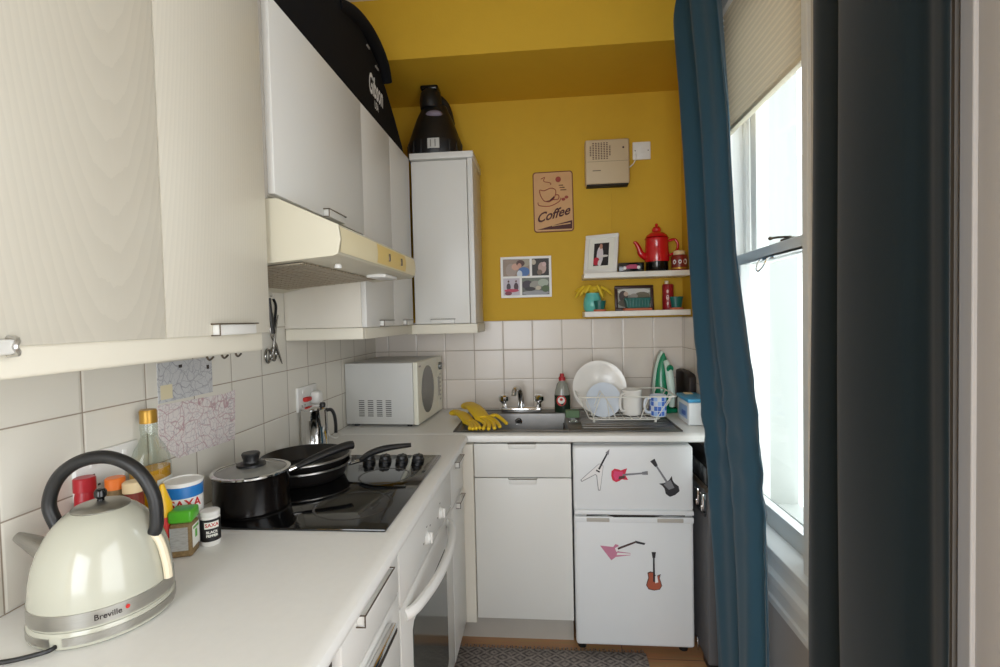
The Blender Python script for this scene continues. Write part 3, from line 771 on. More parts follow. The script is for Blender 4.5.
magnet('pink angular guitar magnet at upper left of the fridge door', 1.168, 0.442, math.radians(22), 1.0, [
    ('guitar_body', pnk, [(-0.046, 0.036), (-0.028, -0.034), (-0.006, -0.028), (0.050, -0.042), (0.052, -0.034), (0.012, -0.012), (0.022, 0.012), (0.012, 0.020), (0.0, 0.012)]),
    ('lower_horn', wt, [(0.0, -0.022), (0.050, -0.040), (0.050, -0.034), (0.006, -0.014)]),
    ('pickguard', wt, [(0.004, -0.010), (0.020, -0.006), (0.018, 0.008), (0.004, 0.006)]),
    ('neck', brn, neck(0.014, 0.092, 0.0036)),
    ('headstock', dk, [(0.090, 0.005), (0.122, -0.018), (0.116, -0.022), (0.090, -0.005)])])
magnet('sunburst single-cutaway guitar magnet upright on the fridge door', 1.320, 0.318, math.radians(90), 1.0, [
    ('guitar_body', brn, [(-0.036, 0), (-0.032, 0.022), (-0.016, 0.031), (0.002, 0.026), (0.014, 0.022), (0.034, 0.025), (0.040, 0.014), (0.036, 0), (0.022, -0.008), (0.030, -0.026), (0.014, -0.022), (0.002, -0.026), (-0.016, -0.031), (-0.032, -0.022)]),
    ('guitar_face', sun, [(-0.033, 0), (-0.029, 0.020), (-0.015, 0.028), (0.002, 0.023), (0.014, 0.019), (0.032, 0.022), (0.037, 0.012), (0.033, 0), (0.018, -0.008), (0.026, -0.022), (0.014, -0.019), (0.002, -0.023), (-0.015, -0.028), (-0.029, -0.020)]),
    ('pickguard', wt, [(-0.006, -0.004), (-0.002, -0.016), (0.024, -0.012), (0.022, -0.004)]),
    ('neck', dk, neck(0.0, 0.098, 0.0036)),
    ('headstock', dk, [(0.096, -0.005), (0.118, -0.008), (0.118, 0.008), (0.096, 0.005)])])

# dark case beside the fridge --------------------------------------------
cs = thing('hard_case', 'dark grey hard case with chrome latches standing between fridge and curtain', 'case', (1.55, -0.4, 0))
MB().box(1.506, 1.600, -0.672, -0.06, 0.030, 0.700, 0.008, 3).build('case_shell', M_case, cs)
lid = MB().box(1.504, 1.602, -0.677, -0.06, 0.712, 0.790, 0.012, 3).build('case_lid', M_blackg, cs)
mb = MB()
mb.box(1.500, 1.505, -0.678, -0.06, 0.700, 0.706); mb.box(1.500, 1.505, -0.678, -0.06, 0.716, 0.722); mb.box(1.5025, 1.604, -0.676, -0.061, 0.699, 0.713)
mb.build('lid_rim', M_bronze, cs, merge=False)
for yy in (-0.590, -0.655):
    mb = MB(); mb.box(1.492, 1.502, yy - 0.011, yy + 0.011, 0.625, 0.69, 0.003); mb.tube([(1.49, yy - 0.008, 0.688), (1.487, yy, 0.692), (1.49, yy + 0.008, 0.688)], 0.003, 6); mb.box(1.488, 1.494, yy - 0.006, yy + 0.006, 0.622, 0.645, 0.002)
    mb.build('latch', M_chrome, cs)
MB().box(1.494, 1.502, -0.670, -0.535, 0.605, 0.62, 0.002).build('handle_plate', M_black, cs)
for yy in (-0.62, -0.12): MB().box(1.51, 1.59, yy - 0.03, yy + 0.03, 0.0, 0.032, 0.004).build('foot', M_black, cs)
MB().box(1.496, 1.5025, -0.565, -0.548, 0.018, 0.07, 0.002).build('corner_clip', M_chrome, cs)

# ------------------------------------------------------------------ rug
mb = MB(); mb.box(0.53, 1.29, -1.75, -0.575, 0.0005, 0.007, 0.002)
for i in range(60):
    x = 0.535 + i * 0.0127; mb.tube([(x, -0.576, 0.004), (x + 0.004 * math.sin(i * 2.1), -0.553, 0.002)], 0.0022, 4)
tag(mb.build('rug', M_rug), 'grey patterned woven rug on the wooden floor in front of the units', 'rug')

# ------------------------------------------------------------------ hob
hb = thing('hob', 'black glass ceramic hob with four knobs set in the left worktop', 'hob', (0.3, -1.2, 0.9))
MB().box(0.062, 0.545, -1.508, -0.908, 0.9005, 0.9065, 0.002).build('glass_plate', M_hob, hb)
for cx, cy, r in ((0.420, -1.135, 0.078), (0.415, -1.365, 0.098), (0.180, -1.14, 0.105), (0.175, -1.39, 0.080)):
    MB().lathe([(r, 0.0), (r - 0.006, 0.0), (r - 0.006, 0.0003), (r, 0.0003), (r, 0)], (cx, cy, 0.9066), 48).build('cooking_zone_ring', M_ring, hb)
kn = [(0.318, -0.985), (0.372, -0.983), (0.428, -0.980), (0.482, -0.978)]
for x, y in kn:
    mb = MB(); mb.lathe([(0, 0), (0.021, 0), (0.021, 0.006), (0.018, 0.009), (0.0175, 0.017), (0.015, 0.020), (0, 0.020)], (x, y, 0.9067), 24); mb.box(x - 0.003, x + 0.003, y - 0.015, y + 0.015, 0.924, 0.929, 0.0015)
    mb.build('knob', M_black, hb)

# saucepan ----------------------------------------------------------------
sp = thing('saucepan', 'black saucepan with glass lid on the near left cooking zone', 'saucepan', (0.160, -1.388, 0.907))
R = 0.088
MB().lathe([(0, 0.0), (R - 0.006, 0.0), (R, 0.006), (R, 0.088), (R + 0.003, 0.092), (R - 0.003, 0.092), (R - 0.004, 0.01), (0, 0.008)], (0, 0, 0.0), 48).build('pan_body', M_pot, sp, local=True)
lid = MB().lathe([(0, 0.108), (0.03, 0.1075), (0.06, 0.104), (R - 0.004, 0.0965), (R - 0.004, 0.0945), (0.05, 0.102), (0, 0.105)], (0, 0, 0), 48).build('glass_lid', M_lidglass, sp, local=True)
MB().lathe([(R - 0.005, 0.0935), (R + 0.004, 0.0935), (R + 0.004, 0.0975), (R - 0.005, 0.0985), (R - 0.005, 0.0935)], (0, 0, 0), 48).build('lid_rim', M_chrome, lid, local=True)
MB().lathe([(0, 0.107), (0.034, 0.107), (0.034, 0.113), (0.020, 0.116), (0.018, 0.122), (0.022, 0.136), (0.020, 0.140), (0, 0.141)], (0, 0, 0), 28).build('lid_knob', M_black, lid, local=True)
hdir = Vector((0.66, 0.62, 0)).normalized()
mb = MB(); mb.tube([tuple(hdir * 0.084 + Vector((0, 0, 0.074))), tuple(hdir * 0.112 + Vector((0, 0, 0.08)))], 0.0075, 10); mb.build('ferrule', M_chrome, sp, local=True)
mb = MB(); q = [hdir * 0.108 + Vector((0, 0, 0.08)), hdir * 0.15 + Vector((0, 0, 0.092)), hdir * 0.20 + Vector((0, 0, 0.104)), hdir * 0.245 + Vector((0, 0, 0.112)), hdir * 0.265 + Vector((0, 0, 0.112))]
mb.tube(crv(q, 5), [0.009 + 0.0065 * math.sin(min(1, k / 12) * PI / 2) for k in range(len(crv(q, 5)))], 10, flat=0.75); mb.build('handle', M_black, sp, local=True)
# stacked frying pans ------------------------------------------------------
def fry(lab, loc, r, h, ang, hl, rise, rim=True):
    t = thing('frying_pan', lab, 'frying pan', loc)
    MB().lathe([(0, 0.0), (r * 0.80, 0.0), (r * 0.86, 0.004), (r, h), (r + 0.003, h + 0.001), (r - 0.002, h + 0.002), (r * 0.84, 0.006), (0, 0.004)], (0, 0, 0), 56).build('pan_body', M_pan, t, local=True)
    MB().lathe([(r + 0.0005, h - 0.004), (r + 0.0035, h - 0.002), (r + 0.0035, h + 0.002), (r - 0.001, h + 0.0026), (r + 0.0005, h - 0.004)], (0, 0, 0), 56).build('pan_rim', M_steel, t, local=True)
    dv = Vector((math.cos(ang), math.sin(ang), 0))
    MB().tube([tuple(dv * (r - 0.006) + Vector((0, 0, h * 0.7))), tuple(dv * (r + 0.035) + Vector((0, 0, h * 0.9)))], 0.007, 10, flat=0.8).build('ferrule', M_chrome, t, local=True)
    q = [dv * (r + 0.03) + Vector((0, 0, h * 0.9)), dv * (r + 0.06) + Vector((0, 0, h + rise * 0.45)), dv * (r + hl * 0.6) + Vector((0, 0, h + rise * 0.85)), dv * (r + hl) + Vector((0, 0, h + rise))]
    c_ = crv(q, 6)
    MB().tube(c_, [0.007 + 0.0085 * math.sin(PI * min(1.0, 0.15 + 0.8 * k / len(c_))) for k in range(len(c_))], 10, flat=0.65).build('handle', M_black, t, local=True)
    return t
fry('lower black frying pan of the stack at the back of the hob', (0.180, -1.145, 0.907), 0.130, 0.042, math.radians(14), 0.185, 0.034)
t = thing('frying_pan', 'upper black frying pan nested inside the lower one behind the saucepan', 'frying pan', (0.178, -1.142, 0.928))
r, hh = 0.123, 0.042
MB().lathe([(0, 0.0), (r * 0.78, 0.0), (r * 0.84, 0.004), (r + 0.006, hh), (r + 0.010, hh + 0.001), (r + 0.004, hh + 0.003), (r * 0.82, 0.006), (0, 0.004)], (0, 0, 0), 56).build('pan_body', M_pan, t, local=True)
MB().lathe([(r + 0.0068, hh - 0.003), (r + 0.0108, hh - 0.001), (r + 0.0108, hh + 0.002), (r + 0.005, hh + 0.0035), (r + 0.0068, hh - 0.003)], (0, 0, 0), 56).build('pan_rim', M_steel, t, local=True)

# kettle -------------------------------------------------------------------
kt = thing('kettle', 'cream dome kettle with black arched handle and steel base in the near left', 'kettle', (0.179, -1.828, 0.9005))
body = [(0.1, 0.030), (0.112, 0.030), (0.113, 0.034), (0.1125, 0.060), (0.1115, 0.075), (0.109, 0.095), (0.104, 0.118), (0.096, 0.140), (0.085, 0.161), (0.070, 0.180), (0.058, 0.191), (0.047, 0.197), (0.045, 0.195), (0.03, 0.190), (0, 0.190)]
MB().lathe(body, (0, 0, 0), 64).build('kettle_body', M_cream, kt, local=True)
MB().lathe([(0.1127, 0.0335), (0.1142, 0.034), (0.1138, 0.058), (0.1122, 0.0585), (0.1127, 0.0335)], (0, 0, 0), 64).build('steel_band', M_steel_b, kt, local=True)
bs = MB().lathe([(0, 0), (0.108, 0.0), (0.1135, 0.004), (0.1145, 0.008), (0.1145, 0.024), (0.112, 0.029), (0, 0.0295)], (0, 0, 0), 64).build('power_base', M_cream, kt, local=True)
MB().lathe([(0.1144, 0.0085), (0.1155, 0.009), (0.1155, 0.022), (0.1144, 0.0225), (0.1144, 0.0085)], (0, 0, 0), 64, a0=-PI / 2 + 0.22, a1=PI).build('steel_band', M_steel_b, bs, local=True)
MB().lathe([(0.1144, 0.0085), (0.1155, 0.009), (0.1155, 0.022), (0.1144, 0.0225), (0.1144, 0.0085)], (0, 0, 0), 24, a0=PI + 0.1, a1=3 * PI / 2 + 0.03).build('steel_band', M_steel_b, bs, local=True)
ld = MB().lathe([(0.046, 0.1955), (0.047, 0.199), (0.042, 0.203), (0.025, 0.208), (0.0, 0.209)], (0, 0, 0), 48).build('lid', M_steel_b, kt, local=True)
MB().lathe([(0, 0.206), (0.006, 0.207), (0.006, 0.212), (0.0105, 0.217), (0.0105, 0.225), (0.007, 0.230), (0, 0.231)], (0, 0, 0), 20).build('lid_knob', M_blackg, ld, local=True)
ang = math.radians(8)   # handle plane, from spout to rear
ux, uy = math.cos(ang), math.sin(ang)
def K(r_, z, off=0): return (ux * r_ - uy * off, uy * r_ + ux * off, z)
arc = crv([K(-0.083, 0.163), K(-0.097, 0.205), K(-0.078, 0.252), K(-0.035, 0.281), K(0.020, 0.286), K(0.070, 0.262), K(0.100, 0.215), K(0.104, 0.165), K(0.098, 0.145)], 8)
MB().tube(arc, 0.0120, 12).build('handle', M_black, kt, local=True)
MB().tube(crv([K(0.094, 0.150), K(0.109, 0.128), K(0.119, 0.090), K(0.122, 0.062)], 6), 0.0075, 8).build('handle_strut', M_cream_pl, kt, local=True)
spt = crv([K(-0.088, 0.112), K(-0.105, 0.122), K(-0.132, 0.136), K(-0.160, 0.149)], 4)
MB().tube(spt, [0.030 - 0.021 * (k / (len(spt) - 1)) for k in range(len(spt))], 16, flat=0.9).build('spout', M_spout, kt, local=True)
def kw(a0, z0, rr):
    def f(x, y):
        a = a0 + x / rr
        return (rr * math.cos(a), rr * math.sin(a), z0 + y)
    return f
lt = MB(); lt.m(M_ink).text('Breville', 0.0135, kw(-PI / 4 + 0.02, 0.046, 0.1150), bold=0.0002)
lt.m(M_redink); f_ = kw(-PI / 4 + 0.27, 0.048, 0.1150); lt.poly([f_(0.0036 * math.cos(2 * PI * k / 14), 0.0036 * math.sin(2 * PI * k / 14)) for k in range(14)])
lt.build('lettering', None, kt, local=True)
cb = MB(); cb.tube(crv([(0.014, -0.113, 0.010), (0.008, -0.125, 0.009), (-0.03, -0.140, 0.005), (-0.065, -0.155, 0.0045), (-0.10, -0.195, 0.0045), (-0.11, -0.25, 0.0045)], 6), 0.0038, 8); cb.build('power_cord', M_black, kt, local=True)

KS = Matrix.Diagonal((0.835, 0.835, 0.905, 1))
def _sc(o):
    for c_ in o.children:
        c_.data.transform(KS); _sc(c_)
_sc(kt)
# ------------------------------------------------------------------ bottles and jars behind the kettle
ob = thing('oil_bottle', 'half full glass oil bottle with gold cap standing against the tiles', 'bottle', (0.046, -1.572, 0.9005))
SXO = 0.56
MB().lathe([(0, 0), (0.046, 0), (0.050, 0.006), (0.050, 0.165), (0.047, 0.185), (0.036, 0.208), (0.024, 0.224), (0.019, 0.236)], (0, 0, 0), 48, sx=SXO).build('bottle_body', M_clear, ob, local=True)
MB().lathe([(0.019 * 0.8, 0.234), (0.0165, 0.25), (0.0155, 0.266)], (0, 0, 0), 32).build('bottle_neck', M_clear, ob, local=True)
MB().lathe([(0, 0.003), (0.044, 0.003), (0.048, 0.008), (0.048, 0.162), (0, 0.162)], (0, 0, 0), 40, sx=SXO * 0.96).build('oil', M_oil, ob, local=True)
MB().lathe([(0, 0.262), (0.0165, 0.262), (0.0165, 0.287), (0.015, 0.291), (0, 0.291)], (0, 0, 0), 28).build('bottle_cap', M_gold, ob, local=True)
MB().lathe([(0.0503, 0.060), (0.0505, 0.060), (0.0505, 0.140), (0.0503, 0.140)], (0, 0, 0), 20, sx=SXO, a0=-0.3, a1=1.2).build('paper_label', M_paper, ob, local=True)

def jar(name, lab, loc, r, h, lidh, glass, lidm, rl=None, content=None):
    t = thing(name, lab, 'jar', loc)
    MB().lathe([(0, 0), (r * 0.94, 0), (r, 0.004), (r, h - 0.012), (r * 0.86, h), (0, h)], (0, 0, 0), 32).build('jar_body', glass, t, local=True)
    rl = rl or r * 0.95
    MB().lathe([(0, h), (rl, h), (rl, h + lidh - 0.002), (rl - 0.002, h + lidh), (0, h + lidh)], (0, 0, 0), 32).build('jar_lid', lidm, t, local=True)
    return t
jar('spice_jar', 'spice jar with dark red lid behind the kettle, farthest left of the jars', (0.037, -1.717, 0.9005), 0.0165, 0.164, 0.026, M_redp, M_redp, 0.0175)
jar('spice_jar', 'spice jar with bright orange lid seen through the kettle handle', (0.070, -1.686, 0.9005), 0.0155, 0.158, 0.022, M_spice, M_orange, 0.0165)
jar('spice_jar', 'spice jar with pale cream lid between orange lid and oil bottle', (0.106, -1.684, 0.9005), 0.0165, 0.152, 0.020, M_spiced, M_tan, 0.0180)
yb = thing('squeeze_bottle', 'small yellow squeeze bottle tucked behind the kettle handle beside the salt tub', 'bottle', (0.126, -1.637, 0.9005))
MB().lathe([(0, 0), (0.0155, 0), (0.0165, 0.004), (0.0165, 0.09), (0.016, 0.11), (0.006, 0.140), (0.004, 0.150), (0, 0.150)], (0, 0, 0), 28).build('bottle_body', M_yellowp, yb, local=True)
MB().lathe([(0.0167, 0.042), (0.0170, 0.042), (0.0170, 0.085), (0.0167, 0.085)], (0, 0, 0), 24, a0=-2.2, a1=0.2).build('red_label', M_redink, yb, local=True)

st = thing('salt_tub', 'tall white and blue salt drum marked SAXA behind the green-lidded jar', 'salt tub', (0.116, -1.567, 0.9005))
MB().lathe([(0, 0), (0.036, 0), (0.037, 0.002), (0.037, 0.131), (0, 0.131)], (0, 0, 0), 40).build('tub_body', M_white, st, local=True)
MB().lathe([(0.0372, 0.104), (0.0375, 0.104), (0.0375, 0.128), (0.0372, 0.128)], (0, 0, 0), 48).build('blue_band', M_bluelab, st, local=True)
MB().lathe([(0, 0.131), (0.0385, 0.131), (0.0385, 0.136), (0.034, 0.137), (0.033, 0.134), (0, 0.134)], (0, 0, 0), 40).build('tub_lid', M_white, st, local=True)
ca = math.atan2(-2.56 + 1.567, 0.9056 - 0.116)
MB().text('SAXA', 0.025, kw(ca + 0.10, 0.091, 0.0376), bold=0.0007).build('lettering', M_redink, st, local=True)

sj = thing('spice_jar', 'square glass herb jar with green lid standing in front of the salt drum', 'jar', (0.158, -1.622, 0.9005), math.radians(18))
mb = MB(); mb.box(-0.021, 0.021, -0.021, 0.021, 0, 0.070, 0.006, 3); mb.build('jar_body', M_spice, sj, local=True)
mb = MB(); mb.box(-0.0225, 0.0225, -0.0225, 0.0225, 0.0702, 0.096, 0.006, 3); mb.build('jar_lid', M_green, sj, local=True)
mb = MB(); mb.m(M_paperg).box(-0.019, 0.014, -0.0217, -0.0212, 0.015, 0.062); mb.m(M_paper).box(0.0212, 0.0217, -0.018, 0.018, 0.018, 0.062); mb.m(M_green).box(0.0216, 0.0219, -0.014, 0.014, 0.054, 0.059); mb.box(0.0216, 0.0219, -0.005, 0.005, 0.034, 0.050)
mb.build('paper_label', None, sj, local=True, merge=False)

pp = thing('pepper_tub', 'small white pepper tub with black SAXA label next to the hob corner', 'pepper tub', (0.180, -1.574, 0.9005))
MB().lathe([(0, 0), (0.0215, 0), (0.0225, 0.002), (0.0225, 0.068), (0.021, 0.071), (0.0225, 0.073), (0.0225, 0.082), (0.020, 0.084), (0, 0.084)], (0, 0, 0), 36).build('tub_body', M_white, pp, local=True)
MB().lathe([(0.0226, 0.012), (0.0229, 0.012), (0.0229, 0.066), (0.0226, 0.066)], (0, 0, 0), 36).build('black_label', M_black, pp, local=True)
ca = math.atan2(-2.56 + 1.574, 0.9056 - 0.180)
f_ = kw(ca + 0.15, 0.052, 0.0232)
mb = MB(); mb.grid(lambda u, v: f_(-0.017 + 0.034 * u, -0.008 + 0.016 * v), 8, 1); lb = mb.build('brand_panel', M_paper, pp, local=True)
lt = MB(); lt.m(M_redink).text('SAXA', 0.0125, kw(ca + 0.15, 0.052, 0.0235), bold=0.0003)
lt.m(M_paper).text('BLACK', 0.0085, kw(ca + 0.15, 0.035, 0.0232), bold=0.0003); lt.text('PEPPER', 0.0085, kw(ca + 0.15, 0.026, 0.0232), bold=0.0003); lt.build('lettering', None, pp, local=True)

KS = Matrix.Diagonal((0.87, 0.87, 0.87, 1)); _sc(pp)

# maps on the tiles ---------------------------------------------------------
mb = MB(); mb.box(0.0085, 0.0098, -1.499, -1.311, 1.191, 1.285); o = mb.build('map', M_map1)
tag(o, 'small grey street map fixed to the tiles just under the pelmet', 'map')
mb = MB(); mb.m(flat((226, 214, 176))).box(0.0098, 0.0101, -1.492, -1.455, 1.198, 1.232); mb.build('map_key', None, o, merge=False)
for a_, b_, c_, d_ in ((-1.432, -1.42, 1.268, 1.276), (-1.332, -1.322, 1.255, 1.266)): MB().box(0.0098, 0.0101, a_, b_, c_, d_).build('station_mark', M_ink, o)
mb = MB(); mb.prism([(-1.501, 1.187), (-1.256, 1.178), (-1.215, 1.182), (-1.224, 1.041), (-1.444, 1.048), (-1.501, 1.09)], 'X', 0.0085, 0.0098); o = mb.build('map', M_map2)
tag(o, 'larger white map with faint red roads taped below the grey one', 'map')
mb = MB()
for i in range(14): mb.box(0.0098, 0.0100, -1.25, -1.228 - 0.004 * (i % 3), 1.052 + i * 0.0085, 1.054 + i * 0.0085)
mb.build('map_index', flat((182, 176, 176)), o, merge=False)

# sockets on the left wall --------------------------------------------------
def socket(lab, y0, y1, z0, z1):
    t = thing('wall_socket', lab, 'socket', (0.008, (y0 + y1) / 2, (z0 + z1) / 2))
    MB().box(0.0082, 0.018, y0, y1, z0, z1, 0.002).build('face_plate', M_white, t)
    for k in (0.25, 0.75):
        y = y0 + (y1 - y0) * k
        MB().box(0.018, 0.0205, y - 0.006, y + 0.006, z1 - 0.028, z1 - 0.012, 0.001).build('switch', M_white, t)
        mb = MB(); mb.box(0.0178, 0.0183, y - 0.003, y + 0.003, z0 + 0.036, z0 + 0.044); mb.box(0.0178, 0.0183, y - 0.014, y - 0.008, z0 + 0.018, z0 + 0.022); mb.box(0.0178, 0.0183, y + 0.008, y + 0.014, z0 + 0.018, z0 + 0.022); mb.build('pin_holes', M_gap, t, merge=False)
    return t
socket('white double wall socket on the tiles behind the kettle', -1.715, -1.570, 1.040, 1.126)
s2 = socket('white double wall socket on the tiles behind the moka pot', -0.868, -0.722, 1.048, 1.136)
pg = thing('plug', 'white plug with red marks in the socket behind the moka pot', 'plug', (0.03, -0.80, 1.08))
MB().box(0.0206, 0.056, -0.790, -0.745, 1.062, 1.112, 0.012, 3).build('plug_body', M_white, pg)
MB().box(0.0206, 0.040, -0.842, -0.806, 1.082, 1.098, 0.004).build('red_tag', M_redink, pg)
mb = MB(); mb.tube(crv([(0.045, -0.755, 1.062), (0.055, -0.74, 1.0), (0.05, -0.70, 0.93), (0.06, -0.66, 0.9045), (0.05, -0.60, 0.9045), (0.03, -0.56, 0.9045)], 6), 0.003, 6); mb.build('cable', M_white, pg)

# scissors hanging on the wall -----------------------------------------------
sc = thing('scissors', 'dark metal kitchen scissors hanging open on the wall beside the cooker hood', 'scissors', (0.02, -1.0, 1.44))
def blade(pts, w): return pts
mb = MB(); mb.tube(crv([(0.016, -1.028, 1.36), (0.016, -1.020, 1.33), (0.016, -1.000, 1.30), (0.016, -0.965, 1.235)], 4), [0.006] * 8 + [0.007, 0.006, 0.005, 0.004, 0.002][:5], 8, flat=0.5, up=(1, 0, 0)); mb.build('blade', M_spout, sc)
mb = MB(); mb.tube([(0.019, -0.985, 1.40), (0.019, -1.005, 1.35), (0.019, -1.015, 1.30), (0.019, -1.03, 1.255)], [0.003, 0.006, 0.006, 0.004], 8, flat=0.5, up=(1, 0, 0)); mb.build('blade', M_spout, sc)
for cy, cz in ((-1.052, 1.268), (-1.018, 1.272)):
    MB().tube([(0.018, cy + 0.014 * math.cos(a * PI / 8), cz + 0.022 * math.sin(a * PI / 8)) for a in range(16)], 0.0035, 8, closed=True).build('finger_ring', M_spout, sc)
sc2 = thing('peg_clip', 'black clip and tongs hanging above the scissors beside the near cabinet', 'clip', (0.02, -1.02, 1.46))
mb = MB(); mb.tube(crv([(0.022, -1.04, 1.455), (0.022, -1.035, 1.42), (0.022, -1.03, 1.38), (0.022, -1.022, 1.34)], 4), [0.007] * 6 + [0.009] * 7, 8, flat=0.6); mb.build('clip_body', M_black, sc2)
mb = MB(); mb.tube(crv([(0.022, -1.015, 1.452), (0.022, -1.002, 1.43), (0.022, -1.01, 1.39), (0.022, -1.02, 1.36)], 4), 0.005, 8, flat=0.6); mb.build('clip_arm', M_black, sc2)
MB().tube([(0.008, -1.028, 1.462), (0.026, -1.028, 1.462), (0.028, -1.028, 1.468)], 0.002, 6).build('wall_hook', M_chrome, sc2)

# moka pot ---------------------------------------------------------------------
mp_ = thing('moka_pot', 'polished steel coffee pot with black handle by the wall behind the pans', 'coffee pot', (0.066, -0.850, 0.9005))
MB().lathe([(0, 0), (0.048, 0), (0.050, 0.004), (0.050, 0.010), (0.047, 0.014), (0.046, 0.095), (0.0455, 0.155), (0.047, 0.157), (0.047, 0.160), (0, 0.160)], (0, 0, 0), 48).build('pot_body', M_chrome, mp_, local=True)
MB().lathe([(0.047, 0.161), (0.045, 0.165), (0.02, 0.170), (0, 0.171)], (0, 0, 0), 40).build('lid', M_chrome, mp_, local=True)
MB().lathe([(0, 0.162), (0.009, 0.163), (0.011, 0.174), (0.008, 0.180), (0, 0.181)], (0.030, 0.008, 0), 16).build('lid_knob', M_black, mp_, local=True)
MB().prism([(-0.012, 0.125), (0.012, 0.125), (0.016, 0.158), (-0.016, 0.158)], 'Y', -0.056, -0.042).build('spout', M_chrome, mp_, local=True)
hv = Vector((0.93, 0.36, 0)); 
MB().tube(crv([tuple(hv * 0.045 + Vector((0, 0, 0.150))), tuple(hv * 0.060 + Vector((0, 0, 0.150))), tuple(hv * 0.070 + Vector((0, 0, 0.130))), tuple(hv * 0.074 + Vector((0, 0, 0.095))), tuple(hv * 0.073 + Vector((0, 0, 0.065)))], 6), 0.009, 10, flat=0.7).build('handle', M_black, mp_, local=True)

# microwave ------------------------------------------------------------------------
mw = thing('microwave', 'white countertop microwave with oval window in the corner facing right', 'microwave', (0.349, -0.455, 0.9005), math.radians(-3.5))
# local: front face at x=0 facing +X, y from 0 (near) to 0.40 (far), body towards -x
MB().box(-0.338, -0.022, 0.0, 0.40, 0.012, 0.285, 0.004).build('oven_case', M_mw, mw, local=True)
mb = MB()
for c in range(4):
    for r_ in range(9): mb.box(-0.275 + c * 0.042, -0.249 + c * 0.042, -0.0008, 0.001, 0.048 + r_ * 0.0085, 0.0515 + r_ * 0.0085)
mb.build('vent_slots', M_gap, mw, local=True, merge=False)
mb = MB(); mb.prism([(0.003, 0.010), (0.31, 0.010), (0.31, 0.287), (0.003, 0.287)], 'X', -0.0215, 0.0); dr = mb.build('door', M_mwf, mw, local=True, bevel=0.004)
mb = MB(); mb.prism(ell(0.150, 0.150, 0.095, 0.110, 40), 'X', -0.001, 0.002); mb.build('door_window', M_window_dark, dr, local=True)
MB().box(0.0, 0.0012, 0.020, 0.05, 0.262, 0.270).build('brand_mark', M_plinth, dr, local=True)
mb = MB(); mb.prism([(0.3115, 0.010), (0.40, 0.010), (0.40, 0.287), (0.3115, 0.287)], 'X', -0.0215, 0.0); cpn = mb.build('control_panel', M_mwf, mw, local=True, bevel=0.004)
MB().lathe([(0, 0), (0.020, 0), (0.018, 0.012), (0, 0.012)], (0.0, 0.355, 0.238), 20, 'X').build('dial', M_window_dark, cpn, local=True)
MB().box(-0.001, 0.004, 0.316, 0.340, 0.09, 0.185, 0.001).build('keypad_panel', M_plinth, cpn, local=True)
for k in range(7): MB().box(-0.001, 0.003, 0.352, 0.368, 0.065 + k * 0.021, 0.073 + k * 0.021, 0.001).build('button', M_plinth, cpn, local=True)
for x in (-0.30, -0.05):
    for y in (0.03, 0.36): MB().lathe([(0, 0), (0.012, 0), (0.012, 0.012), (0, 0.012)], (x, y, 0), 12).build('foot', M_black, mw, local=True)

# ------------------------------------------------------------------ sink
sk = thing('kitchen_sink', 'stainless steel sink with bowl and ridged drainer set in the back worktop', 'sink', (0.98, -0.3, 0.9))
mb = MB()
zt = 0.9035
def ringq(a, b):  # quad ring between rect a (outer) and b (inner): (x0,x1,y0,y1,z)
    A = [(a[0], a[2], a[4]), (a[1], a[2], a[4]), (a[1], a[3], a[4]), (a[0], a[3], a[4])]
    B = [(b[0], b[2], b[4]), (b[1], b[2], b[4]), (b[1], b[3], b[4]), (b[0], b[3], b[4])]
    for i in range(4): mb.poly([A[i], A[(i + 1) % 4], B[(i + 1) % 4], B[i]])
o4 = (SX0, SX1, SY0, SY1)
# rim plate pieces around bowl
mb.box(SX0, BX0, SY0, SY1, 0.9004, zt); mb.box(BX1, SX1, SY0, SY1, 0.9004, zt)
mb.box(BX0, BX1, SY0, BY0, 0.9004, zt); mb.box(BX0, BX1, BY1, SY1, 0.9004, zt)
bo = (BX0, BX1, BY0, BY1, zt); bm_ = (BX0 + 0.012, BX1 - 0.012, BY0 + 0.012, BY1 - 0.012, 0.78); bb = (BX0 + 0.05, BX1 - 0.05, BY0 + 0.05, BY1 - 0.05, 0.752)
ringq(bo, bm_); ringq(bm_, bb); mb.poly([(bb[0], bb[2], bb[4]), (bb[1], bb[2], bb[4]), (bb[1], bb[3], bb[4]), (bb[0], bb[3], bb[4])])
# raised outer lip
for (a, b, c_, d_) in ((SX0, SX1, SY0, SY0 + 0.008), (SX0, SX1, SY1 - 0.008, SY1), (SX0, SX0 + 0.008, SY0, SY1), (SX1 - 0.008, SX1, SY0, SY1)): mb.box(a, b, c_, d_, zt, zt + 0.003)
mb.build('sink_top', M_sink, sk, merge=False, recalc=False)
mb = MB()
for k in range(9): mb.box(1.06, 1.42, -0.49 + k * 0.045, -0.478 + k * 0.045, zt - 0.0005, zt + 0.0022, 0.001)
mb.build('drainer_ridges', M_sink, sk, merge=False)
mb = MB(); mb.m(M_chrome).lathe([(0.017, 0), (0.017, 0.003), (0.010, 0.004)], (0.775, BY1 - 0.008, 0.868), 20, 'Y', sy=1); mb.m(M_gap).disc((0.775, BY1 - 0.0105, 0.868), 0.010, 'Y', 16); mb.build('overflow', None, sk, merge=False)
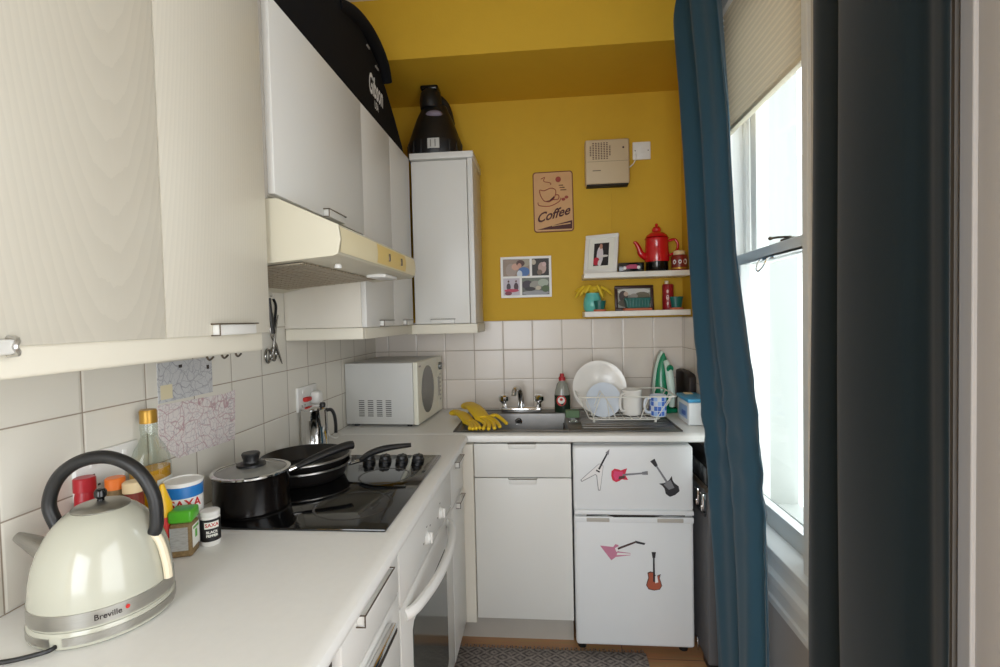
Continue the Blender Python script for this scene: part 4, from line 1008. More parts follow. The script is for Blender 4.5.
# mixer tap
tp = thing('mixer_tap', 'chrome deck mixer tap with two round heads behind the sink bowl', 'tap', (0.79, -0.125, 0.904))
mb = MB(); mb.box(0.685, 0.890, -0.150, -0.105, 0.904, 0.932, 0.011, 3); mb.build('tap_bridge', M_chrome, tp)
for x in (0.700, 0.875):
    b_ = MB().lathe([(0, 0), (0.014, 0), (0.012, 0.02), (0.010, 0.024), (0.018, 0.030), (0.026, 0.038), (0.026, 0.058), (0.019, 0.065), (0, 0.066)], (x, -0.127, 0.924), 12).build('tap_head', M_chrome, tp, sharp=25)
q = crv([(0.787, -0.127, 0.922), (0.786, -0.127, 0.965), (0.783, -0.132, 1.000), (0.776, -0.145, 1.022), (0.766, -0.168, 1.028), (0.758, -0.190, 1.018), (0.755, -0.200, 0.998)], 6)
mb = MB(); mb.tube(q, [0.019 - 0.006 * min(1, k / 18) for k in range(len(q))], 14); mb.build('spout', M_chrome, tp)

# rubber gloves draped over the sink ----------------------------------------------
def glove(lab, pts, width, fing, group=None, z0=0.0):
    """pts: centre line from cuff to knuckles; fing: list of finger end points"""
    t = thing('rubber_glove', lab, 'glove', pts[0])
    c_ = crv(pts, 6); n = len(c_)
    mb_ = MB()
    wd = [width * (1.15 if k < 3 else 0.85 + 0.25 * math.sin(PI * k / n * 0.9)) for k in range(n)]
    mb_.tube(c_, wd, 14, flat=0.42)
    k0 = c_[-1]; tdir = (c_[-1] - c_[-3]).normalized(); side = Vector((-tdir.y, tdir.x, 0)).normalized()
    for j, (off, pa) in enumerate(fing):
        root = k0 + side * off - tdir * 0.015
        q_ = crv([root] + [Vector(p) for p in pa], 5)
        mb_.tube(q_, [0.0105 * (1.0 - 0.25 * k / len(q_)) for k in range(len(q_))], 9, flat=0.85)
        mb_.ball(tuple(q_[-1]), 0.008)
    mb_.m(M_glove)
    g_ = mb_.build('glove_body', M_glove, t, merge=False, sharp=70)
    cf = MB(); cf.tube([c_[0] - (c_[1] - c_[0]).normalized() * 0.004, c_[1]], [width * 1.22, width * 1.18], 14, flat=0.46); cf.build('cuff', M_glove, t)
    return t
glove('yellow rubber glove lying on top, fingers hanging over the front of the sink',
      [(0.535, -0.20, 0.950), (0.565, -0.27, 0.957), (0.600, -0.345, 0.945), (0.632, -0.42, 0.930)], 0.034,
      [(-0.026, [(0.645, -0.475, 0.922), (0.646, -0.535, 0.914)]), (-0.009, [(0.662, -0.475, 0.922), (0.668, -0.540, 0.914)]), (0.010, [(0.678, -0.465, 0.924), (0.692, -0.53, 0.914)]), (0.025, [(0.69, -0.45, 0.926), (0.712, -0.505, 0.915)]), (0.028, [(0.685, -0.385, 0.938), (0.718, -0.42, 0.925), (0.735, -0.445, 0.916)])])
glove('yellow rubber glove underneath, cuff spread towards the microwave',
      [(0.475, -0.25, 0.926), (0.512, -0.30, 0.930), (0.548, -0.37, 0.922), (0.570, -0.43, 0.918)], 0.026,
      [(-0.019, [(0.580, -0.48, 0.916), (0.588, -0.535, 0.914)]), (-0.006, [(0.590, -0.475, 0.917), (0.602, -0.54, 0.914)]), (0.009, [(0.60, -0.47, 0.917), (0.616, -0.535, 0.914)]), (0.019, [(0.608, -0.46, 0.917), (0.630, -0.525, 0.914)])])

# washing-up liquid ------------------------------------------------------------------
wl = thing('washing_up_bottle', 'washing-up liquid bottle with red cap behind the sink, dark liquid inside', 'bottle', (0.990, -0.150, 0.904))
MB().lathe([(0, 0), (0.036, 0), (0.038, 0.004), (0.038, 0.085), (0.036, 0.105), (0.026, 0.140), (0.016, 0.152), (0.015, 0.158), (0, 0.158)], (0, 0, 0), 36, sy=0.62).build('bottle_body', mat('clear_bottle_plastic', (176, 178, 166), 0.15, spec=0.6, trans=0.5), wl, local=True)
MB().lathe([(0.0383, 0.003), (0.0386, 0.003), (0.0386, 0.088), (0.0383, 0.088)], (0, 0, 0), 36, sy=0.625).build('liquid', M_darkliq, wl, local=True)
mb = MB(); f2 = lambda x, y: (x, -0.0243 + 0.25 * x * x * 12, y)
mb.m(M_redink).poly([f2(p[0], p[1]) for p in ell(-0.006, 0.062, 0.023, 0.026, 20)])
mb.m(M_paper); f3 = lambda x, y: (x, -0.0247 + 0.25 * x * x * 12, y); mb.poly([f3(p[0], p[1]) for p in ell(-0.006, 0.064, 0.017, 0.017, 18)])
mb.m(M_redink); f4 = lambda x, y: (x, -0.0251 + 0.25 * x * x * 12, y); mb.poly([f4(p[0], p[1]) for p in ell(-0.006, 0.068, 0.008, 0.007, 12)])
mb.build('label', None, wl, local=True, merge=False)
MB().lathe([(0, 0.158), (0.0165, 0.158), (0.0165, 0.174), (0.010, 0.178), (0.010, 0.192), (0, 0.193)], (0, 0, 0), 24).build('bottle_cap', M_redp, wl, local=True)
# scourer on its clear stand
sg = thing('scourer', 'green scourer sponge resting on a clear stand at the bowl edge', 'sponge', (1.032, -0.37, 0.904))
MB().box(0.994, 1.056, -0.385, -0.345, 0.924, 0.958, 0.006).build('sponge_block', M_sponge, sg)
mb = MB(); mb.box(1.006, 1.05, -0.38, -0.345, 0.904, 0.908, 0.001); mb.box(1.015, 1.04, -0.375, -0.35, 0.908, 0.9238); mb.build('stand', M_clear, sg, merge=False)

# dish rack ---------------------------------------------------------------------------
rk = thing('dish_rack', 'white wire dish rack standing on the sink drainer', 'dish rack', (1.26, -0.27, 0.907))
RX0, RX1, RY0, RY1 = 1.100, 1.405, -0.385, -0.175
TX0, TX1, TY0, TY1 = 1.050, 1.470, -0.415, -0.145
zb, ztp = 0.918, 1.020
def rrect(x0, x1, y0, y1, z, r=0.03):
    pts = []
    for cx, cy, a in ((x1 - r, y1 - r, 0), (x0 + r, y1 - r, 90), (x0 + r, y0 + r, 180), (x1 - r, y0 + r, 270)):
        for k in range(5): an = math.radians(a + k * 22.5); pts.append((cx + r * math.cos(an), cy + r * math.sin(an), z))
    return pts
mb = MB(); mb.tube(rrect(RX0, RX1, RY0, RY1, zb), 0.0032, 8, closed=True); mb.tube(rrect(TX0, TX1, TY0, TY1, ztp), 0.0032, 8, closed=True)
mb.build('rim_frame', M_wire, rk, merge=False)
mb = MB()
for k in range(9):
    u = k / 8; xb = RX0 + 0.02 + u * (RX1 - RX0 - 0.04); xt = TX0 + 0.03 + u * (TX1 - TX0 - 0.06)
    if k in (0, 2, 6, 8): mb.tube([(xt, TY0, ztp), (xb, RY0, zb), (xb, RY1, zb), (xt, TY1, ztp)], 0.0022, 6)
    else: mb.tube([(xb, RY0, zb), (xb, RY1, zb)], 0.0022, 6)
for y in (-0.35, -0.28, -0.21): mb.tube([(TX0, y, ztp), (RX0, y, zb), (RX1, y, zb), (TX1, y, ztp)], 0.0022, 6)
mb.build('wires', M_wire, rk, merge=False)
mb = MB()
for y in (-0.375, -0.30, -0.22):
    mb.tube(crv([(1.115, y, zb), (1.150, y, 1.02), (1.160, y, 1.024), (1.195, y, 0.97), (1.215, y, zb)], 5), 0.0026, 6)
mb.build('plate_divider', M_wire, rk, merge=False)
for x in (1.12, 1.385):
    for y in (-0.375, -0.185): MB().lathe([(0, 0), (0.006, 0), (0.005, 0.014), (0, 0.014)], (x, y, 0.904), 10).build('foot', M_wire, rk)

def plate(lab, c, r, tilt, mt, yaw=0.0, depth=0.02):
    o = MB().lathe([(0, 0), (r * 0.55, 0.0), (r * 0.62, 0.003), (r * 0.78, depth * 0.7), (r, depth), (r + 0.001, depth + 0.003), (r * 0.80, depth * 0.7 + 0.005), (r * 0.6, 0.006), (0, 0.004)], (0, 0, 0), 56).build('plate', mt)
    o.location = c; o.rotation_euler = (math.radians(90 - tilt), 0, yaw); return tag(o, lab, 'plate')
plate('large round white plate leaning back in the dish rack', (1.162, -0.205, 1.034), 0.124, 12, M_porc)
plate('smaller bluish white plate standing in front of the large white one', (1.170, -0.288, 0.988), 0.078, 10, M_porc_b)
mg = thing('mug', 'white mug in the dish rack beside the plates', 'mug', (1.298, -0.295, 0.9225))
def mug(t, r, h, mt, ha):
    MB().lathe([(0, 0), (r * 0.9, 0), (r, 0.006), (r, h), (r - 0.002, h + 0.001), (r - 0.004, h), (r - 0.004, 0.008), (0, 0.006)], (0, 0, 0), 40).build('mug_body', mt, t, local=True)
    dv = Vector((math.cos(ha), math.sin(ha), 0))
    MB().tube(crv([tuple(dv * (r - 0.002) + Vector((0, 0, h * 0.86))), tuple(dv * (r + 0.020) + Vector((0, 0, h * 0.84))), tuple(dv * (r + 0.028) + Vector((0, 0, h * 0.55))), tuple(dv * (r + 0.020) + Vector((0, 0, h * 0.24))), tuple(dv * (r - 0.002) + Vector((0, 0, h * 0.18)))], 6), 0.006, 8).build('handle', mt, t, local=True)
mug(mg, 0.044, 0.112, M_porc, math.radians(215))
mg2 = thing('mug', 'blue patterned mug at the right end of the dish rack', 'mug', (1.405, -0.335, 0.9225))
mug(mg2, 0.036, 0.094, M_porc_b, math.radians(195))
mb = MB()
for i in range(14):
    for j in range(4):
        if (i * 7 + j * 3) % 5 == 4: continue
        a = i * 2 * PI / 14; mb.m(M_blue if (i + j) % 3 else M_lblue)
        z_ = 0.006 + j * 0.0215
        mb.grid(lambda u, v: (0.0364 * math.cos(a + 0.40 * u), 0.0364 * math.sin(a + 0.40 * u), z_ + 0.019 * v), 3, 1)
mb.build('printed_band', None, mg2, local=True, merge=False)

# iron ----------------------------------------------------------------------------------
ir = thing('steam_iron', 'green steam iron standing upright on its heel behind the dish rack', 'iron', (1.490, -0.105, 0.9005), math.radians(20))
# local: soleplate faces -x, sole in the y-z plane, tip up
def sole(h, w0, n=14):
    L_ = []
    for k in range(n + 1):
        v = k / n; L_.append((w0 * (1 - v ** 2.6) ** 0.75 + 0.002, v * h))
    return L_
s_ = sole(0.275, 0.054)
poly = [(-w_, z_) for w_, z_ in s_] + [(w_, z_) for w_, z_ in reversed(s_)]
ib = MB(); ib.prism([(p[0], p[1] + 0.02) for p in poly], 'Y', 0.030, 0.038); ib.build('soleplate', M_steel, ir, local=True)
ib = MB(); ib.prism([(p[0] * 0.97, p[1] * 0.985 + 0.021) for p in poly], 'Y', 0.010, 0.0298, 0.004); ib.build('iron_skirt', M_ironw, ir, local=True)
mb = MB()
def iron_fn(u, v):
    k = v * 14; i = min(int(k), 13); w_ = s_[i][0] + (s_[i + 1][0] - s_[i][0]) * (k - i)
    w_ *= 0.90; a = (u - 0.5) * PI
    return (w_ * math.sin(a), 0.012 - 0.052 * math.cos(a) * (1 - v * 0.72), 0.022 + v * 0.262)
mb.grid(iron_fn, 16, 18); mb.build('iron_body', M_irong, ir, local=True, sharp=180)
mb = MB(); mb.tube(crv([(0, -0.012, 0.245), (0.0, -0.032, 0.215), (0.0, -0.046, 0.16), (0.0, -0.058, 0.09), (0.0, -0.058, 0.03)], 6), [0.012 + 0.007 * math.sin(k / 24 * PI) for k in range(25)], 12); mb.build('handle', M_ironw, ir, local=True)
MB().box(-0.04, 0.04, -0.070, 0.028, 0.0, 0.022, 0.008).build('heel', M_irong, ir, local=True)
mb = MB(); mb.lathe([(0.019, 0), (0.016, -0.006), (0, -0.007)], (0, -0.046, 0.212), 20, 'Y'); mb.build('dial', M_irong, ir, local=True)

db = MB(); db.prism([(-0.245, 0.9005), (-0.02, 0.9005), (-0.02, 1.095), (-0.06, 1.103), (-0.14, 1.102), (-0.225, 1.095), (-0.245, 1.08)], 'X', 1.565, 1.5995, 0.008, 3)
tag(db.build('leather_pouch', M_darkbrown), 'dark brown leather pouch leaning in the corner behind the blue-lidded tub', 'pouch')
tb = thing('detergent_tub', 'white detergent tub with blue lid at the right end of the worktop', 'tub', (1.547, -0.355, 0.9005))
MB().box(1.507, 1.592, -0.442, -0.262, 0.9005, 0.998, 0.008, 3).build('tub_body', M_tubw, tb)
MB().box(1.504, 1.595, -0.445, -0.259, 0.9982, 1.014, 0.004).build('tub_lid', M_tubb, tb)
MB().box(1.53, 1.565, -0.31, -0.275, 1.0142, 1.018, 0.001).build('lid_tab', M_tan, tb)
mb = MB(); mb.m(M_lblue).box(1.5062, 1.5069, -0.42, -0.30, 0.925, 0.98); mb.m(M_blue).box(1.5058, 1.5062, -0.40, -0.34, 0.935, 0.955); mb.build('label', None, tb, merge=False)

# ------------------------------------------------------------------ shelves and what stands on them
for zz, lab in ((1.583, 'upper white wall shelf holding the red coffee pot'), (1.395, 'lower white wall shelf just above the tiles')):
    sh = thing('wall_shelf', lab, 'shelf', (1.36, -0.06, zz))
    MB().box(1.106, 1.606, -0.148, -0.001, zz - 0.026, zz, 0.002).build('shelf_board', M_shelf, sh)
ZU, ZL = 1.5835, 1.3955
def photo(parent, base, blobs, plane, local=False, name='photograph'):
    """plane(u,v,e) maps 0..1 photo coords to 3D; blobs (cu,cv,ru,rv,colour)"""
    m_ = MB(); m_.m(flat(base)); m_.poly([plane(0, 0, 0), plane(1, 0, 0), plane(1, 1, 0), plane(0, 1, 0)])
    for k, (cu, cv, ru, rv, col) in enumerate(blobs):
        m_.m(flat(col)); m_.poly([plane(min(1, max(0, p[0])), min(1, max(0, p[1])), 0.00012 * (k + 1)) for p in ell(cu, cv, ru, rv, 14)])
    return m_.build(name, None, parent, local=local, merge=False, recalc=False)
# white picture frame leaning on the wall
pf = thing('picture_frame', 'white picture frame with photo of a guitarist on the upper shelf', 'picture frame', (1.190, -0.084, ZU + 0.003))
pf.rotation_euler = (math.radians(-15), 0, math.radians(-22))
mb = MB(); fw, fh, b_ = 0.168, 0.203, 0.020
mb.box(-fw / 2, fw / 2, -0.006, 0.008, 0, b_, 0.003).box(-fw / 2, fw / 2, -0.006, 0.008, fh - b_, fh, 0.003).box(-fw / 2, -fw / 2 + b_, -0.006, 0.008, b_, fh - b_, 0.003).box(fw / 2 - b_, fw / 2, -0.006, 0.008, b_, fh - b_, 0.003); mb.build('frame_border', M_white, pf, local=True, merge=False)
MB().box(-fw / 2 + b_, fw / 2 - b_, 0.001, 0.007, b_, fh - b_).build('mount', M_paper, pf, local=True)
photo(pf, (30, 26, 30), [(0.42, 0.45, 0.22, 0.42, (214, 206, 212)), (0.47, 0.85, 0.10, 0.12, (180, 130, 110)), (0.2, 0.2, 0.22, 0.18, (190, 40, 60)), (0.7, 0.42, 0.28, 0.05, (220, 214, 210)), (0.42, 0.12, 0.12, 0.14, (228, 222, 226))], lambda u, v, e: (-0.038 + 0.076 * u, 0.0008 - e, 0.038 + 0.120 * v), True)
# black box with car picture
bx = thing('small_box', 'small black box with a pink car picture on the upper shelf', 'box', (1.335, -0.11, ZU))
MB().box(1.275, 1.395, -0.135, -0.085, ZU, ZU + 0.044, 0.002).build('box_body', M_blackg, bx)
mb = MB(); mb.m(flat((176, 60, 96))); mb.prism([(1.305, 0.014 + ZU), (1.372, 0.014 + ZU), (1.372, 0.024 + ZU), (1.355, 0.034 + ZU), (1.325, 0.034 + ZU), (1.305, 0.026 + ZU)], 'Y', -0.1358, -0.135); mb.m(wt); mb.prism(ell(1.302, ZU + 0.018, 0.008, 0.008, 14), 'Y', -0.1364, -0.135); mb.prism(ell(1.368, ZU + 0.020, 0.008, 0.008, 14), 'Y', -0.1364, -0.135); mb.build('printed_car', None, bx, merge=False)
# red enamel coffee pot on its stove
te = thing('coffee_pot', 'red enamel coffee pot with long spout on black base, upper shelf', 'coffee pot', (1.470, -0.066, ZU))
MB().lathe([(0, 0), (0.050, 0), (0.054, 0.006), (0.054, 0.048), (0, 0.048)], (0, 0, 0), 32).build('base', M_blackg, te, local=True)
MB().lathe([(0.0, 0.049), (0.058, 0.049), (0.060, 0.060), (0.057, 0.110), (0.054, 0.158), (0.058, 0.164), (0.050, 0.168), (0, 0.168)], (0, 0, 0), 40).build('pot_body', M_red, te, local=True)
MB().lathe([(0.054, 0.169), (0.050, 0.180), (0.028, 0.195), (0.022, 0.198), (0.022, 0.212), (0.014, 0.222), (0.005, 0.224), (0.008, 0.231), (0.005, 0.238), (0, 0.239)], (0, 0, 0), 32).build('lid', M_red, te, local=True)
q = crv([(-0.052, -0.005, 0.075), (-0.078, -0.01, 0.090), (-0.088, -0.013, 0.115), (-0.103, -0.018, 0.142), (-0.115, -0.02, 0.148)], 6)
MB().tube(q, [0.019 - 0.013 * k / (len(q) - 1) for k in range(len(q))], 12).build('spout', M_red, te, local=True)
MB().tube(crv([(0.053, -0.004, 0.150), (0.085, -0.008, 0.156), (0.099, -0.010, 0.130), (0.090, -0.008, 0.098), (0.056, -0.004, 0.078)], 6), 0.0065, 10).build('handle', M_red, te, local=True)
# brown tin
tn = thing('tin_canister', 'round dark red tin with white badges at the right of the upper shelf', 'tin', (1.5665, -0.108, ZU))
MB().lathe([(0, 0), (0.036, 0), (0.038, 0.004), (0.038, 0.062), (0.034, 0.074), (0, 0.074)], (0, 0, 0), 36).build('tin_body', M_tinbrown, tn, local=True)
MB().lathe([(0, 0.0742), (0.027, 0.0742), (0.027, 0.092), (0.022, 0.096), (0, 0.096)], (0, 0, 0), 28).build('tin_lid', M_tan, tn, local=True)
mb = MB()
for a_, rr_ in ((-2.45, 0.011), (-1.75, 0.010), (-1.05, 0.013)):
    mb.m(wt); f_ = kw(a_, 0.040, 0.0383); mb.poly([f_(p[0], p[1]) for p in ell(0, 0, rr_ * 0.8, rr_, 14)])
    mb.m(M_tinbrown); f_ = kw(a_, 0.040, 0.0386); mb.poly([f_(p[0], p[1]) for p in ell(0, 0, rr_ * 0.4, rr_ * 0.5, 10)])
mb.build('badges', None, tn, local=True, merge=False)
MB().lathe([(0.0382, 0.006), (0.0386, 0.006), (0.0386, 0.014), (0.0382, 0.014)], (0, 0, 0), 36).build('gold_band', M_gold, tn, local=True)
# lower shelf
va = thing('flower_vase', 'turquoise vase of drooping yellow flowers at the left of the lower shelf', 'vase', (1.152, -0.070, ZL))
MB().lathe([(0, 0), (0.034, 0), (0.043, 0.012), (0.046, 0.035), (0.042, 0.065), (0.033, 0.085), (0.034, 0.092), (0.030, 0.090), (0.028, 0.02), (0, 0.015)], (0, 0, 0), 36).build('vase_body', M_teal, va, local=True)
mb = MB(); mb.m(M_petal)
for k in range(11):
    a_ = k * 2 * PI / 11 + 0.3; L_ = 0.075 + 0.012 * ((k * 5) % 3); sy_ = 0.55
    q = crv([(0, 0, 0.085), (0.5 * L_ * math.cos(a_), 0.5 * sy_ * L_ * math.sin(a_), 0.118 + 0.006 * (k % 2)), (L_ * math.cos(a_), sy_ * L_ * math.sin(a_), 0.104 - 0.012 * ((k * 3) % 4))], 4)
    mb.tube(q, [0.007, 0.012, 0.015, 0.017, 0.017, 0.016, 0.014, 0.011, 0.004][:len(q)], 8, flat=0.6)
fl = mb.build('flowers', M_petal, va, local=True, merge=False)
mb = MB()
for k in range(5): mb.tube([(0.01 * math.cos(k), 0.008 * math.sin(k), 0.03), (0.018 * math.cos(k * 1.3), 0.01 * math.sin(k * 1.3), 0.11)], 0.002, 5)
mb.build('stems', M_leafg, va, local=True, merge=False)
def pot_on_saucer(name, lab, x, y, rx, ry, h, taper, saucer=True, n=4):
    t = thing(name, lab, 'plant pot', (x, y, ZL))
    mb_ = MB(); sy_ = ry / rx
    mb_.lathe([(0, 0.010), (rx * taper, 0.010), (rx, h), (rx - 0.003, h), (rx * taper - 0.002, 0.014), (0, 0.014)], (0, 0, 0), n if n > 4 else 32, sy=sy_)
    mb_.build('pot_body', M_dteal, t, local=True)
    MB().lathe([(0, 0), (rx * 0.98, 0), (rx * 1.08, 0.009), (0, 0.009)], (0, 0, 0), 32, sy=sy_).build('saucer', M_terra, t, local=True)
    return t
pot_on_saucer('plant_pot', 'small dark teal pot on terracotta saucer in front of the turquoise vase', 1.182, -0.122, 0.030, 0.022, 0.052, 0.74)
# dark wood frame
wf = thing('picture_frame', 'dark wooden picture frame with outdoor photo on the lower shelf', 'picture frame', (1.362, -0.045, ZL + 0.0005))
wf.rotation_euler = (math.radians(-8), 0, 0)
mb = MB(); fw, fh, b_ = 0.192, 0.128, 0.015
mb.box(-fw / 2, fw / 2, -0.006, 0.006, 0, b_, 0.003).box(-fw / 2, fw / 2, -0.006, 0.006, fh - b_, fh, 0.003).box(-fw / 2, -fw / 2 + b_, -0.006, 0.006, b_, fh - b_, 0.003).box(fw / 2 - b_, fw / 2, -0.006, 0.006, b_, fh - b_, 0.003); mb.build('frame_border', M_darkwood, wf, local=True, merge=False)
photo(wf, (150, 150, 140), [(0.5, 0.85, 0.5, 0.18, (212, 210, 204)), (0.18, 0.6, 0.14, 0.30, (70, 60, 58)), (0.26, 0.72, 0.07, 0.12, (196, 170, 150)), (0.75, 0.6, 0.24, 0.22, (110, 104, 84)), (0.5, 0.25, 0.5, 0.25, (84, 80, 66)), (0.5, 0.6, 0.12, 0.14, (168, 160, 150))], lambda u, v, e: (-fw / 2 + b_ + (fw - 2 * b_) * u, 0.002 - e, b_ + (fh - 2 * b_) * v), True)
# planter trough
tr = thing('planter_trough', 'long dark teal planter on terracotta tray in front of the wooden frame', 'plant pot', (1.362, -0.115, ZL))
mb = MB(); mb.prism([(-0.050, 0.012), (0.050, 0.012), (0.063, 0.062), (-0.063, 0.062)], 'Y', -0.024, 0.024); mb.build('pot_body', M_dteal, tr, local=True, bevel=0.003)
mb = MB()
for k in range(8): mb.box(-0.052 + k * 0.0143, -0.046 + k * 0.0143, -0.0256, -0.024, 0.014, 0.060, 0.0005)
mb.build('fluting', M_dteal, tr, local=True, merge=False)
MB().box(-0.066, 0.066, -0.029, 0.029, 0, 0.0115, 0.003).build('saucer', M_terra, tr, local=True)
# red tin bottle
rt = thing('drinks_tin', 'tall red tin with white motif towards the right of the lower shelf', 'tin', (1.520, -0.070, ZL))
MB().lathe([(0, 0), (0.026, 0), (0.027, 0.003), (0.027, 0.120), (0.024, 0.126), (0, 0.126)], (0, 0, 0), 32).build('tin_body', M_maroon, rt, local=True)
mb = MB(); mb.lathe([(0, 0.126), (0.009, 0.126), (0.009, 0.142), (0, 0.143)], (-0.006, 0, 0), 14); mb.build('tin_cap', M_cream_pl, rt, local=True)
mb = MB(); f_ = kw(-PI / 2 - 0.3, 0.06, 0.0274)
for cz, r_ in ((0.03, 0.009), (0.0, 0.012), (-0.03, 0.008)): mb.poly([f_(p[0], p[1]) for p in ell(0.0, cz, r_ * 0.6, r_, 12)])
mb.build('motif', flat((214, 180, 172)), rt, local=True, merge=False)
pot_on_saucer('plant_pot', 'small pale teal pot in front of the red tin, right end of lower shelf', 1.548, -0.118, 0.032, 0.024, 0.062, 0.72)

# ------------------------------------------------------------------ things on the yellow wall
cg = thing('coffee_sign', 'rusty cream metal sign reading Coffee on the yellow wall', 'sign', (0.968, -0.004, 1.965))
cg.rotation_euler = (0, math.radians(-0.5), 0)
sw, shh = 0.205, 0.308
def rr2(w_, h_, r_, n=5):
    pts = []
    for cx, cy, a in ((w_ / 2 - r_, h_ / 2 - r_, 0), (-w_ / 2 + r_, h_ / 2 - r_, 90), (-w_ / 2 + r_, -h_ / 2 + r_, 180), (w_ / 2 - r_, -h_ / 2 + r_, 270)):
        for k in range(n): an = math.radians(a + k * 90 / (n - 1)); pts.append((cx + r_ * math.cos(an), cy + r_ * math.sin(an)))
    return pts
mb = MB(); mb.prism(rr2(sw, shh, 0.016), 'Y', -0.0015, 0.003); mb.build('sign_plate', M_signedge, cg, local=True)
mb = MB(); mb.prism(rr2(sw - 0.010, shh - 0.010, 0.013), 'Y', -0.0022, -0.001); mb.build('sign_face', M_rust, cg, local=True)
mb = MB(); Fp = lambda x, y, e=0.0026: (x, -e, y)
mb.m(M_brownink).text('Coffee', 0.066, lambda x, y: Fp(x * 0.95 - 0.004, y - 0.066 + 0.22 * x), shear=0.35, bold=0.0016)
mb.m(M_brownink).poly([Fp(-0.088, -0.141), Fp(0.094, -0.141), Fp(0.094, -0.098), Fp(0.030, -0.112)])
mb.m(M_rust).poly([Fp(-0.01, -0.122, 0.0029), Fp(0.085, -0.110, 0.0029), Fp(0.085, -0.116, 0.0029), Fp(-0.01, -0.126, 0.0029)])
mb.build('lettering', None, cg, local=True, merge=False, recalc=False)
mb = MB(); mb.m(M_signred)
mb.tube([Fp(p[0], p[1]) for p in crv([(-0.068, 0.062, 0), (-0.062, 0.03, 0), (-0.045, 0.006, 0), (-0.018, 0.002, 0), (0.006, 0.02, 0), (0.014, 0.056, 0), (-0.01, 0.070, 0), (-0.045, 0.058, 0)], 4, True)], 0.0022, 5, closed=True)
mb.tube([Fp(p[0], p[1]) for p in crv([(0.010, 0.034, 0), (0.028, 0.032, 0), (0.026, 0.012, 0), (0.0, 0.010, 0)], 4)], 0.0022, 5)
mb.tube([Fp(p[0], p[1]) for p in crv([(-0.078, 0.0, 0), (-0.072, -0.016, 0), (-0.02, -0.022, 0), (0.028, -0.002, 0), (0.040, 0.018, 0)], 4)], 0.0022, 5)
mb.tube([Fp(p[0], p[1]) for p in crv([(-0.060, 0.118, 0), (-0.040, 0.126, 0), (-0.046, 0.106, 0), (-0.012, 0.096, 0), (-0.012, 0.086, 0)], 4)], 0.0018, 5)
mb.poly([Fp(p[0], p[1]) for p in ell(0.028, 0.112, 0.014, 0.015, 16)]); mb.poly([Fp(p[0], p[1]) for p in ell(0.052, 0.010, 0.010, 0.008, 12)]); mb.poly([Fp(p[0], p[1]) for p in ell(0.068, 0.020, 0.010, 0.008, 12)])
mb.m(M_brownink).poly([Fp(p[0], p[1]) for p in [(-0.05, 0.004), (-0.02, -0.002), (0.004, 0.012), (0.006, 0.030), (-0.02, 0.008)]])
for k in range(3): mb.box(0.030 + 0.004 * k, 0.052 + 0.008 * k, -0.0026, -0.002, 0.056 + 0.012 * (2 - k), 0.060 + 0.012 * (2 - k))
mb.build('cup_drawing', None, cg, local=True, merge=False, recalc=False)

ph = thing('door_entry_phone', 'beige door entry unit with speaker grille high on the yellow wall', 'intercom', (1.236, -0.03, 2.14))
MB().box(1.130, 1.346, -0.060, -0.001, 2.030, 2.250, 0.008, 3).build('phone_case', M_phone, ph)
MB().box(1.136, 1.340, -0.058, -0.004, 2.022, 2.0305, 0.002).build('lower_lip', M_gap, ph)
mb = MB()
for i in range(8):
    for j in range(10):
        x = 1.152 + i * 0.0135; z_ = 2.152 + j * 0.0085
        u_, v_ = (i - 3.5) / 4.4, (j - 4.5) / 5.4
        if u_ * u_ + v_ * v_ < 1.05: mb.box(x, x + 0.0075, -0.0606, -0.0598, z_, z_ + 0.0045)
mb.build('speaker_grille', M_brownink, ph, merge=False)
MB().lathe([(0, 0), (0.005, 0), (0.005, -0.002), (0, -0.002)], (1.316, -0.060, 2.205), 12, 'Y').build('call_button', M_brownink, ph)
mb = MB(); mb.box(1.140, 1.338, -0.0605, -0.0598, 2.140, 2.1412); mb.box(1.165, 1.205, -0.0605, -0.0598, 2.094, 2.098); mb.build('name_mark', M_bronze, ph, merge=False)
sw_ = thing('fused_switch', 'white fused switch plate on the yellow wall beside the entry unit', 'switch', (1.415, -0.005, 2.2))
MB().box(1.371, 1.459, -0.011, -0.0005, 2.156, 2.244, 0.003).build('face_plate', M_white, sw_)
MB().box(1.412, 1.428, -0.015, -0.011, 2.188, 2.212, 0.002).build('rocker', M_white, sw_)
mb = MB(); mb.prism(ell(1.447, 2.20, 0.003, 0.003, 8), 'Y', -0.0115, -0.010); mb.prism(ell(1.383, 2.20, 0.003, 0.003, 8), 'Y', -0.0115, -0.010); mb.build('screws', M_bronze, sw_, merge=False)
MB().tube(crv([(1.385, -0.012, 2.185), (1.385, -0.02, 2.165), (1.372, -0.022, 2.135), (1.350, -0.02, 2.115), (1.345, -0.015, 2.11)], 6), 0.003, 6).build('flex', M_white, sw_)
struct(MB().box(1.262, 1.272, -0.006, 0.0, 1.584, 2.022).build('trim_cable_duct', M_yellow))

cf = thing('photo_collage_frame', 'white four-photo collage frame on the yellow wall above the tiles', 'picture frame', (0.82, -0.012, 1.582))
X0, X1, Z0, Z1 = 0.690, 0.951, 1.478, 1.688
XA, ZM, XB = 0.845, 1.583, 0.793
mb = MB(); mb.box(X0, X1, -0.016, -0.0005, Z0, Z1, 0.002)
mb.build('frame_board', M_white, cf)
mb = MB()
bw_ = 0.012
for a, b, c_, d_ in ((X0, X1, Z0, Z0 + bw_), (X0, X1, Z1 - bw_, Z1), (X0, X0 + bw_, Z0 + bw_, Z1 - bw_), (X1 - bw_, X1, Z0 + bw_, Z1 - bw_), (X0 + bw_, X1 - bw_, ZM - 0.005, ZM + 0.005), (XA - 0.005, XA + 0.007, ZM + 0.005, Z1 - bw_), (XB - 0.006, XB + 0.006, Z0 + bw_, ZM - 0.005)): mb.box(a, b, -0.021, -0.0155, c_, d_)
